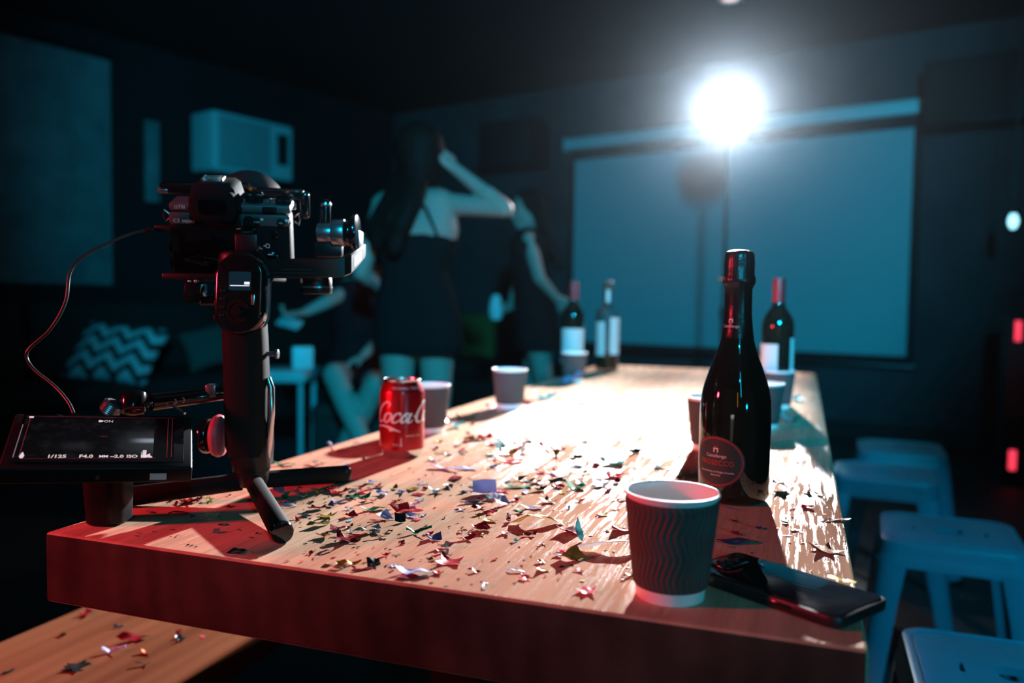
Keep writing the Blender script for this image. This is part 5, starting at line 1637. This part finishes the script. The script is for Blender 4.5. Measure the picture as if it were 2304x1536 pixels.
def sheet(poly, seed, bend, lift, crump):
    """A small sheet cut to an outline, bent and creased, resting on its lowest points."""
    r = random.Random(seed)
    bm = bmesh.new()
    vs = [bm.verts.new((x, y, 0)) for x, y in poly]
    c = bm.verts.new((sum(x for x, y in poly) / len(poly), sum(y for x, y in poly) / len(poly), 0))
    n = len(vs)
    for i in range(n): bm.faces.new((vs[i], vs[(i + 1) % n], c))
    bmesh.ops.subdivide_edges(bm, edges=bm.edges[:], cuts=2, use_grid_fill=True)
    bmesh.ops.triangulate(bm, faces=bm.faces)
    a = r.uniform(0, PI)
    ca, sa = math.cos(a), math.sin(a)
    a2 = a + r.uniform(0.6, 2.2)
    for v in bm.verts:
        x, y = v.co.x, v.co.y
        q = x * ca + y * sa
        q2 = x * math.cos(a2) + y * math.sin(a2)
        z = bend * q * q * 2.2 + lift * max(0, q2 - 0.08) * 1.3
        z += crump * noise.noise(Vector((x * 3.1, y * 3.1, seed * 1.7)))
        v.co.x -= ca * bend * q * abs(q) * 0.5; v.co.y -= sa * bend * q * abs(q) * 0.5
        v.co.z = z
    lo = min(v.co.z for v in bm.verts)
    for v in bm.verts: v.co.z -= lo
    bmesh.ops.recalc_face_normals(bm, faces=bm.faces)
    bmesh.ops.solidify(bm, geom=bm.faces[:], thickness=0.012)
    lo = min(v.co.z for v in bm.verts)
    for v in bm.verts: v.co.z -= lo
    me = bpy.data.meshes.new('confetti'); bm.to_mesh(me); bm.free(); me.shade_smooth(); me.set_sharp_from_angle(angle=R(50))
    me.materials.append(FOIL['red'])
    return me
def star(k=5, inner=0.42, rot=0.2):
    return [((0.5 if i % 2 == 0 else 0.5 * inner) * math.cos(rot + PI * i / k), (0.5 if i % 2 == 0 else 0.5 * inner) * math.sin(rot + PI * i / k)) for i in range(2 * k)]
def crescent():
    o_ = [(0.5 * math.cos(a), 0.5 * math.sin(a)) for a in [R(-110 + 22 * i) for i in range(11)]]
    i_ = [(0.12 + 0.36 * math.cos(a) - 0.14, 0.42 * math.sin(a)) for a in [R(100 - 22 * i) for i in range(10)]]
    return o_ + [(x * 0.8, y) for x, y in i_[1:-1]]
SHAPES = {
    'star': [star(5, .52, .1), star(5, .48, .7), star(4, .5, .3)],
    'strip': [[(-.5, -.11), (-.2, -.12), (.2, -.11), (.5, -.10), (.5, .10), (.2, .12), (-.2, .11), (-.5, .11)], [(-.5, -.10), (-.1, -.13), (.25, -.10), (.5, -.02), (.48, .08), (.1, .10), (-.3, .10), (-.5, .04)]],
    'leaf': [[(-.5, 0), (-.3, -.12), (0, -.19), (.3, -.12), (.5, .02), (.28, .13), (0, .17), (-.3, .11)]],
    'triangle': [[(-.5, -.28), (0, -.30), (.5, -.26), (.22, .1), (-.02, .42), (-.26, .08)]],
    'square': [[(-.36, -.34), (0, -.36), (.36, -.33), (.38, 0), (.35, .36), (0, .34), (-.37, .35), (-.35, 0)], [(-.45, -.26), (.1, -.30), (.46, -.22), (.42, .25), (0, .27), (-.44, .24)]],
    'shard': [[(-.5, -.1), (-.1, -.26), (.32, -.18), (.5, .06), (.1, .14), (-.08, .34), (-.3, .12)], [(-.48, .12), (-.2, -.2), (.12, -.08), (.46, -.3), (.34, .1), (.1, .3), (-.15, .16)]],
    'crescent': [crescent()],
}
VAR = {}
sd = 1
for s, polys in SHAPES.items():
    VAR[s] = []
    for pl in polys:
        for bend, lift, cr in ((0.10, 0.0, .07), (0.30, 0.10, .12), (0.20, 0.40, .10), (0.12, 0.20, .20), (0.5, 0.22, .16)):
            VAR[s].append(sheet(pl, sd, -bend * .6 if s == 'strip' and bend > .15 else bend, lift * (0.4 if s == 'strip' else 1), cr)); sd += 1

def piece(c, shape, colour, size, z, label, group, var=None, rot=None, tilt=None):
    me = VAR[shape][rnd.randrange(len(VAR[shape])) if var is None else var % len(VAR[shape])]
    o = bpy.data.objects.new('confetti_' + {'square': 'flake'}.get(shape, shape), me)
    COL.objects.link(o)
    o.material_slots[0].link = 'OBJECT'
    o.material_slots[0].material = FOIL[colour]
    k = size
    o.scale = (k, k, k)
    o.location = (c.x, c.y, z + 0.0003)
    o.rotation_euler = (0, 0, rnd.uniform(0, 2 * PI) if rot is None else rot)
    if tilt:
        o.rotation_euler = (tilt[0], tilt[1], o.rotation_euler[2])
        lo = min((o.rotation_euler.to_matrix() @ (v.co * k)).z for v in me.vertices)
        o.location.z -= lo
    tag(o, label, 'confetti', group)
    return o

PLACED = []
def put(x, y, px, shape, colour, label, var=None, rot=None, tilt=None, z=TZ):
    c = onz(x, y, z)
    size = px * c.y / F
    cc, aa = (c - T0).dot(TC), (c - T0).dot(TA)          # keep it on the tabletop
    c = c + TC * (min(max(cc, size * .45), TW - size * .25) - cc) + TA * (max(aa, size * .4) - aa)
    PLACED.append((c.x, c.y, size))
    return piece(c, shape, colour, size, z, label, 'party confetti on the table', var, rot, tilt)

BIG = [
 (1090, 1108, 46, 'square', 'lilac', 'upright lilac-blue paper flake in the middle of the table', 5, 0.1, (1.0, 0, 0)),
 (1065, 1132, 52, 'leaf', 'black', 'long black foil leaf lying right in front of the upright lilac flake', 0, 0.3, None),
 (1120, 1136, 48, 'square', 'lilac', 'lilac paper flake folded over just in front of the upright lilac one', 7, 0.9, (0.5, 0.2, 0)),
 (1100, 1155, 26, 'shard', 'pink', 'pink scrap touching the folded lilac flake', 1, None, None),
 (1208, 1180, 84, 'strip', 'gold', 'long curling gold ribbon in the middle of the table', 4, 0.15, None),
 (1097, 1173, 34, 'triangle', 'gold', 'small gold triangle to the left of the curling gold ribbon', 2, 0.2, None),
 (1084, 1192, 40, 'square', 'dark red', 'folded dark red flake under the small gold triangle', 4, 0.5, None),
 (1192, 1205, 32, 'shard', 'dark red', 'dark red shard just in front of the curling gold ribbon', 1, None, None),
 (1282, 1200, 52, 'square', 'dark red', 'large dark red square flake beside the teal curl', 2, 0.7, None),
 (1300, 1212, 44, 'leaf', 'teal', 'upright teal curl leaning on the dark red square flake', 2, 1.9, (0.2, -0.9, 0)),
 (1365, 1238, 112, 'strip', 'white', 'long clear-white ribbon running towards the nearest cup', 6, -0.05, None),
 (1284, 1258, 58, 'square', 'olive', 'crumpled olive gold flake in front of the teal curl', 9, 0.6, None),
 (1395, 1194, 50, 'triangle', 'dark red', 'dark red folded triangle near the rim of the nearest cup', 7, 0.4, None),
 (1320, 1333, 46, 'star', 'pink', 'pink film star in front of everything, left of the nearest cup', 1, 0.4, None),
 (1218, 1284, 30, 'triangle', 'gold', 'little gold triangle standing alone near the front edge', 2, 0.5, None),
 (1182, 1302, 28, 'star', 'pink', 'little pink star near the front edge of the table', 3, None, None),
 (930, 1290, 74, 'leaf', 'lilac', 'large lilac curl at the front edge of the table', 1, -0.25, None),
 (915, 1298, 50, 'triangle', 'dark red', 'dark red foil under the large lilac curl at the front edge', 0, 0.2, None),
 (840, 1272, 32, 'square', 'black', 'black square flake near the front edge, left of the lilac curl', 1, 0.3, (0.4, 0, 0)),
 (815, 1282, 38, 'strip', 'dark red', 'thin dark red strip next to the black square flake', 0, 0.55, None),
 (752, 1280, 50, 'leaf', 'brown', 'brown curled leaf closest to the stabiliser foot, by the front edge', 3, 0.55, None),
 (785, 1270, 44, 'strip', 'gold', 'pale gold curl beside the brown leaf at the front edge', 8, 0.1, None),
 (774, 1218, 56, 'star', 'dark red', 'big dark red star to the right of the stabiliser foot', 8, 0.3, None),
 (802, 1208, 36, 'shard', 'red', 'bright red shard touching the big dark red star', 2, None, None),
 (826, 1199, 46, 'leaf', 'silver', 'silver leaf lying beside the big dark red star', 3, 0.1, None),
 (850, 1210, 34, 'leaf', 'brown', 'dark brown curl right of the big dark red star', 4, 0.1, None),
 (717, 1183, 48, 'leaf', 'olive', 'long dark olive leaf by the black tripod foot', 3, 0.75, None),
 (736, 1163, 40, 'star', 'gold', 'glinting gold star behind the dark olive leaf', 7, None, None),
 (760, 1191, 30, 'square', 'dark red', 'dark red flake right of the dark olive leaf', 6, 0.2, None),
 (900, 1173, 26, 'square', 'black', 'small black upright flake alone on bare wood', 2, 0.2, (0.7, 0, 0)),
 (868, 1167, 34, 'triangle', 'lilac', 'pale lilac triangle standing on a red scrap', 12, 0.1, (0.6, 0.2, 0)),
 (852, 1172, 30, 'strip', 'red', 'red strip under the pale lilac triangle', 1, 0.1, None),
 (915, 1151, 60, 'shard', 'red', 'large bright red shard in the middle left of the table', 2, -0.2, None),
 (840, 1148, 48, 'leaf', 'green', 'dark green leaf left of the large bright red shard', 1, 0.4, None),
 (822, 1120, 28, 'triangle', 'green', 'green triangle right of the rear tripod foot', 2, None, None),
 (792, 1120, 34, 'star', 'green', 'dark green star right of the rear tripod foot', 1, None, None),
 (765, 1110, 46, 'shard', 'red', 'crumpled red film in the shade of the can', 8, None, None),
 (744, 1103, 32, 'square', 'red', 'red film flake behind the crumpled one in the shade', 3, None, None),
 (745, 1138, 28, 'leaf', 'blue', 'shiny blue curl in front of the rear tripod leg', 4, None, None),
 (766, 1130, 34, 'leaf', 'blue', 'dark blue leaf behind the shiny blue curl', 1, 0.3, None),
 (712, 1146, 38, 'shard', 'dark red', 'dark red shard left of the shiny blue curl', 1, None, None),
 (643, 1120, 28, 'shard', 'green', 'glittering green scrap in the stabiliser shade', 9, None, None),
 (626, 1107, 30, 'square', 'lilac', 'lilac flake right behind the front tripod leg', 2, None, (0.4, 0, 0)),
 (668, 1110, 26, 'shard', 'silver', 'silver scrap in the shade behind the front tripod leg', 6, None, None),
 (943, 1200, 44, 'strip', 'green', 'green strip with a gold edge on bare wood', 3, 0.05, None),
 (967, 1201, 18, 'square', 'red', 'round red flake at the end of the green strip', 1, None, None),
 (975, 1213, 34, 'square', 'blue', 'dark blue folded flake in front of the green strip', 9, 0.1, None),
 (1002, 1232, 42, 'shard', 'silver', 'crumpled silver foil near the dark blue flake', 9, None, None),
 (996, 1245, 30, 'shard', 'black', 'crumpled black foil under the silver foil', 8, None, None),
 (972, 1261, 22, 'shard', 'brown', 'small brown flake left of a red spiky star', 2, None, None),
 (1012, 1266, 60, 'star', 'red', 'spiky red star in the front half of the table', 12, 0.35, None),
 (1050, 1214, 36, 'leaf', 'dark red', 'maroon leaf left of the dark red folded flake', 2, 0.3, None),
 (1112, 1260, 20, 'leaf', 'red', 'tiny red leaf alone in the front half of the table', 0, None, None),
 (1233, 1130, 36, 'star', 'brown', 'copper and olive star beyond the curling gold ribbon', 2, 0.3, None),
 (1159, 1127, 24, 'triangle', 'red', 'red triangle beyond the gold ribbon', 1, None, None),
 (1197, 1144, 40, 'leaf', 'lilac', 'flat pale lilac leaf behind the curling gold ribbon', 1, 0.05, None),
 (1295, 1098, 38, 'crescent', 'green', 'green crescent moon on the white glare', 1, -0.4, None),
 (1255, 1076, 50, 'star', 'dark red', 'three-armed dark red star on the white glare', 11, 0.9, None),
 (1256, 1097, 26, 'square', 'red', 'red flake left of the green crescent', 3, None, None),
 (1172, 1080, 30, 'shard', 'brown', 'bronze flake where the glare begins', 3, None, None),
 (1193, 1083, 22, 'square', 'black', 'black flake next to the bronze one', 2, None, None),
 (1165, 1097, 50, 'strip', 'green', 'thin green strip in front of the bronze flake', 1, 0.1, None),
 (1380, 1072, 42, 'star', 'pink', 'pinkish red star behind the rim of the nearest cup', 3, 0.2, None),
 (1345, 1086, 26, 'triangle', 'lilac', 'grey-lilac triangle left of the pinkish red star', 2, None, (0.5, 0, 0)),
 (1388, 1087, 30, 'leaf', 'dark red', 'dark red leaf in front of the pinkish red star', 2, None, None),
 (1308, 1067, 42, 'strip', 'gold', 'pale gold strip on the white glare', 0, -0.1, None),
 (1342, 1047, 30, 'shard', 'brown', 'orange-brown scrap against the teal paper', 2, None, None),
 (1378, 1044, 54, 'square', 'teal', 'large pale teal paper on the white glare', 1, 0.1, None),
 (1427, 1020, 44, 'shard', 'black', 'black and gold crumpled foil left of the bottle', 9, None, None),
 (1474, 1010, 28, 'star', 'brown', 'small copper star left of the prosecco bottle', 1, None, None),
 (1476, 1051, 32, 'shard', 'teal', 'teal scrap left of the prosecco label', 2, None, None),
 (1392, 1126, 30, 'leaf', 'dark red', 'dark red leaf next to the rim of the nearest cup', 1, 0.0, None),
 (1357, 1159, 28, 'star', 'olive', 'olive star on the glare near the nearest cup', 10, None, None),
 (1225, 898, 52, 'shard', 'teal', 'teal crumple at the far left of the tabletop beside a cup', 9, None, None),
 (1188, 907, 28, 'square', 'red', 'red flake at the foot of the lone cup', 3, None, None),
 (1052, 944, 48, 'shard', 'green', 'bright green crumpled film behind the soda can cup', 8, None, None),
 (1030, 962, 40, 'shard', 'teal', 'cyan crumple beside the bright green film', 3, None, None),
 (1002, 1056, 60, 'strip', 'lilac', 'long lilac strip right of the soda can', 5, -0.5, None),
 (1052, 1056, 44, 'leaf', 'lilac', 'lilac leaf right of the long lilac strip', 0, None, None),
 (1150, 1040, 52, 'leaf', 'pink', 'bright coral leaf behind the bronze flake', 1, 0.15, None),
 (1214, 1004, 32, 'shard', 'red', 'red scrap far on the white glare', 3, None, None),
 (1260, 1010, 26, 'square', 'red', 'small red flake far on the white glare', 2, None, None),
 (1172, 1008, 44, 'leaf', 'dark red', 'dark red leaf far on the glare', 1, 0.1, None),
 (1105, 1026, 32, 'leaf', 'green', 'dark green leaf behind the lilac leaf', 0, None, None),
 (1335, 914, 60, 'strip', 'blue', 'dark blue strip far up the table', 0, -0.1, None),
 (1778, 948, 56, 'shard', 'teal', 'crumpled cyan film right of the cups behind the bottle', 9, None, None),
 (1796, 902, 44, 'shard', 'teal', 'cyan film beside the farther cup at the table edge', 8, None, None),
 (1754, 1102, 50, 'star', 'black', 'black and red star right of the prosecco bottle', 8, 1.2, (0.3, 0.2, 0)),
 (1812, 1141, 34, 'shard', 'red', 'red scrap on the bright strip right of the bottle', 2, None, None),
 (1818, 1110, 30, 'shard', 'brown', 'copper and red scrap near the table edge by the stools', 8, None, None),
 (1841, 1114, 24, 'leaf', 'gold', 'gold leaf near the table edge by the stools', 2, None, None),
 (1856, 1241, 66, 'star', 'brown', 'big curled copper star at the edge behind the phone', 7, 0.3, None),
 (1886, 1171, 46, 'strip', 'brown', 'copper strip poking over the table edge by the stools', 1, 0.15, None),
 (1740, 1043, 34, 'strip', 'olive', 'olive strip just right of the prosecco bottle', 2, 0.1, None),
 (1786, 1193, 24, 'triangle', 'brown', 'small copper triangle on the bright strip', 0, None, None),
 (1768, 1178, 20, 'triangle', 'green', 'tiny green triangle on the bright strip', 1, None, None),
 (1643, 1145, 30, 'leaf', 'lilac', 'lilac scrap at the foot of the prosecco bottle', 0, None, None),
 (1654, 1221, 72, 'leaf', 'blue', 'dark blue leaf in the shade behind the phone', 0, 0.1, None),
 (1284, 861, 46, 'square', 'lilac', 'crumpled lilac tissue at the foot of the farthest cup', 3, None, (0.3, 0, 0)),
 (430, 1130, 44, 'star', 'red', 'red star in the shadow behind the left tripod leg', 8, None, None),
 (448, 1124, 34, 'shard', 'silver', 'silver scrap in the shadow behind the stabiliser', 9, None, None),
 (470, 1128, 30, 'leaf', 'olive', 'olive scrap beside the silver one in the shadow', 3, None, None),
 (402, 1156, 34, 'strip', 'pink', 'pink strip lying in the red shadow by the monitor', 2, 0.2, None),
 (487, 1198, 16, 'square', 'silver', 'tiny silver square inside the tripod shadow', 0, None, (0.5, 0, 0)),
 (532, 1241, 34, 'square', 'black', 'grey-black flake between the shadow and the front edge', 0, None, None),
 (688, 1000, 30, 'strip', 'lilac', 'lilac twist at the left table edge left of the can', 3, None, None),
 (640, 1047, 40, 'leaf', 'green', 'dark green leaf at the left table edge behind the handle', 1, 0.0, None),
 (700, 1050, 30, 'leaf', 'dark red', 'dark red leaf at the left table edge near the can', 0, None, None),
]
for x, y, px, s, c, lb, v, rt, tl in BIG:
    put(x, y, px * 1.32, s, c, lb, v, rt, tl)

# foil sticking out of the cup beside the wine bottle
c = onz(1748, 917, TZ)
o = piece(c + Vector((-0.026, -0.012, 0)), 'square', 'dark red', 0.050, TZ, 'dark red foil flake sticking out of the cup by the wine bottle', None, 2, 0.4)
o.rotation_euler = (R(75), R(12), R(-20)); o.location.z = TZ + 0.070
# gold leaf on the phone
pp, pr_ = PHONE
o = piece(onz(1893, 1306, TZ + .0118), 'strip', 'gold', 0.024, TZ + 0.0118, 'small gold strip lying on the mobile phone', None, 0, pr_ + 0.15)
# plain leftovers: still one by one, named by look and region
def region(c):
    q = c - T0
    a_, c_ = q.dot(TA), q.dot(TC)
    if a_ < 0.34: return 'along the front edge of the table' if c_ < 0.52 else 'around the phone and nearest cup'
    if a_ < 0.62: return 'in the middle of the table' if c_ > 0.22 else 'around the stabiliser feet'
    if a_ < 1.05: return 'between the can and the prosecco bottle' if c_ < 0.62 else 'on the stools side of the bottle'
    return 'on the far half of the table'
blocked = [(onz(x, y, TZ), 0.043) for x, y, _l, _r2 in cups] + [(p_can, 0.045), (onz(1649, 1122, TZ), 0.055), (onz(1287, 843, TZ), .05), (onz(1745, 912, TZ), .05), (onz(1365, 836, TZ), .05), (post_b + Vector((0, .022, 0)), 0.04)] + [(f_, 0.022) for f_ in feet]
def free(c, s):
    q = c - T0
    a_, c_ = q.dot(TA), q.dot(TC)
    if not (0.006 + s * .5 < a_ < TL - 0.02 and 0.006 + s * .5 < c_ < TW - 0.006 - s * .5): return False
    if any((c.x - b.x) ** 2 + (c.y - b.y) ** 2 < (r_ + s * .5) ** 2 for b, r_ in blocked): return False
    pq = c - PHONE[0]
    ux = pq.x * math.cos(PHONE[1]) + pq.y * math.sin(PHONE[1]); uy = -pq.x * math.sin(PHONE[1]) + pq.y * math.cos(PHONE[1])
    return not (abs(ux) < 0.08 + s * .5 and abs(uy) < 0.042 + s * .5)
ZONES = [  # x0, y0, x1, y1, how many, size px
    (690, 1150, 1000, 1310, 16, 14, 30), (1000, 1100, 1420, 1320, 34, 14, 32), (960, 985, 1400, 1110, 46, 16, 34), (640, 1085, 960, 1170, 36, 14, 32),
    (1000, 930, 1300, 1000, 12, 14, 26), (1735, 1030, 1890, 1220, 10, 10, 22), (1400, 960, 1560, 1060, 6, 10, 20), (330, 1110, 540, 1190, 7, 10, 22), (620, 985, 850, 1060, 9, 10, 24),
    (1560, 1170, 1900, 1300, 6, 12, 24), (1080, 880, 1330, 930, 6, 14, 26),
]
colours = ['red'] * 5 + ['dark red'] * 6 + ['silver'] * 6 + ['lilac'] * 4 + ['black'] * 5 + ['green'] * 2 + ['gold'] * 3 + ['brown'] * 3 + ['teal'] + ['blue'] * 2 + ['pink'] * 2
kinds = ['star'] * 3 + ['strip'] * 4 + ['leaf'] * 3 + ['triangle'] * 2 + ['square'] * 3 + ['shard'] * 6
for x0, y0, x1, y1, n, p0, p1 in ZONES:
    k = tries = 0
    while k < n and tries < 600:
        tries += 1
        x, y = rnd.uniform(x0, x1), rnd.uniform(y0, y1)
        c = onz(x, y, TZ); px = rnd.uniform(p0, p1) * 1.35; s_ = px * c.y / F
        if not free(c, s_) or any((c.x - a_) ** 2 + (c.y - b_) ** 2 < ((s_ + d_) * 0.36) ** 2 for a_, b_, d_ in PLACED): continue
        PLACED.append((c.x, c.y, s_))
        sh_, co_ = rnd.choice(kinds), rnd.choice(colours)
        rg = region(c)
        nm = {'square': 'flake'}.get(sh_, sh_)
        piece(c, sh_, co_, s_, TZ, f'small {co_} {nm} of confetti {rg}', f'small {co_} {nm} confetti {rg}')
        k += 1
# on the bench
for x, y, px, s, c_, lb in ((172, 1502, 70, 'star', 'black', 'large black star lying on the bench'), (300, 1440, 74, 'leaf', 'dark red', 'long dark red leaf on the middle of the bench'), (196, 1382, 48, 'shard', 'dark red', 'dark red scrap at the far edge of the bench, under the table corner'),
        (404, 1438, 40, 'shard', 'black', 'black scrap on the bench near its table side'), (256, 1468, 52, 'strip', 'lilac', 'lilac strip in front of the long dark red leaf on the bench'), (142, 1428, 26, 'shard', 'black', 'small black scrap near the outer edge of the bench'),
        (268, 1410, 28, 'leaf', 'black', 'small black leaf behind the long dark red leaf on the bench'), (330, 1470, 40, 'leaf', 'brown', 'brown leaf beside the lilac strip on the bench'), (322, 1497, 34, 'strip', 'black', 'black strip on the bench nearest its table side corner'), (405, 1420, 26, 'strip', 'dark red', 'thin dark red strip right under the table on the bench'),
        (18, 1512, 34, 'leaf', 'black', 'black leaf at the corner of the picture on the bench'), (455, 1432, 22, 'shard', 'pink', 'small pink scrap on the bench close under the table')):
    c = onz(x, y, BZ); piece(c, s, c_, px * c.y / F, BZ, lb, 'confetti on the bench')

# countless crumbs of glitter between the pieces
bm = bmesh.new()
for n_, x0, y0, x1, y1 in ((150, 640, 1090, 1420, 1320), (170, 940, 930, 1420, 1110), (60, 640, 985, 960, 1160), (40, 1560, 1040, 1900, 1360), (70, 300, 1120, 900, 1300), (60, 1100, 860, 1500, 960)):
    for _ in range(n_):
        c = onz(rnd.uniform(x0, x1), rnd.uniform(y0, y1), TZ)
        if not free(c, 0.004): continue
        s_ = rnd.uniform(0.0012, 0.0034); a_ = rnd.uniform(0, PI)
        vs = [bm.verts.new((c.x + s_ * k_ * math.cos(a_ + PI * j / 2), c.y + s_ * k_ * math.sin(a_ + PI * j / 2), TZ + 0.0004 + (rnd.uniform(0, .0014) if j > 1 else 0))) for j, k_ in enumerate((1, .5, 1, .6))]
        f = bm.faces.new(vs); f.material_index = rnd.randrange(5)
bmesh.ops.recalc_face_normals(bm, faces=bm.faces)
bmesh.ops.solidify(bm, geom=bm.faces[:], thickness=0.00012)
me = bpy.data.meshes.new('glitter'); bm.to_mesh(me); bm.free()
o = mesh_obj('glitter', me, None)
for k in ('silver', 'dark red', 'black', 'red', 'gold'): me.materials.append(FOIL[k])
tag(o, 'fine glitter crumbs scattered between the confetti on the table', 'glitter', kind='stuff')

# ------------------------------------------------------------------ thin haze in the air
hm_ = bpy.data.materials.new('thin_room_haze')
hm_.use_nodes = True
nt = hm_.node_tree
nt.nodes.remove(nt.nodes['Principled BSDF'])
vs_ = nt.nodes.new('ShaderNodeVolumeScatter')
vs_.inputs['Color'].default_value = (0.72, 0.87, 1.0, 1)
vs_.inputs['Density'].default_value = 0.0008
vs_.inputs['Anisotropy'].default_value = 0.95
nt.links.new(vs_.outputs[0], nt.nodes['Material Output'].inputs['Volume'])
mb = MB()
hp2 = [(p_.x, p_.y) for p_ in (CORNER_L + (WN + WD) * .02, BACK_L + (WD - WN) * .02, BACK_R - (WD + WN) * .02, CORNER_R + (WN - WD) * .02)]
mb.prism(hp2, 0.01, H - 0.01)
o = mb.build('haze', hm_, smooth=False)
o.display_type = 'WIRE'
tag(o, 'thin haze hanging in the air of the whole room', 'haze', kind='stuff')
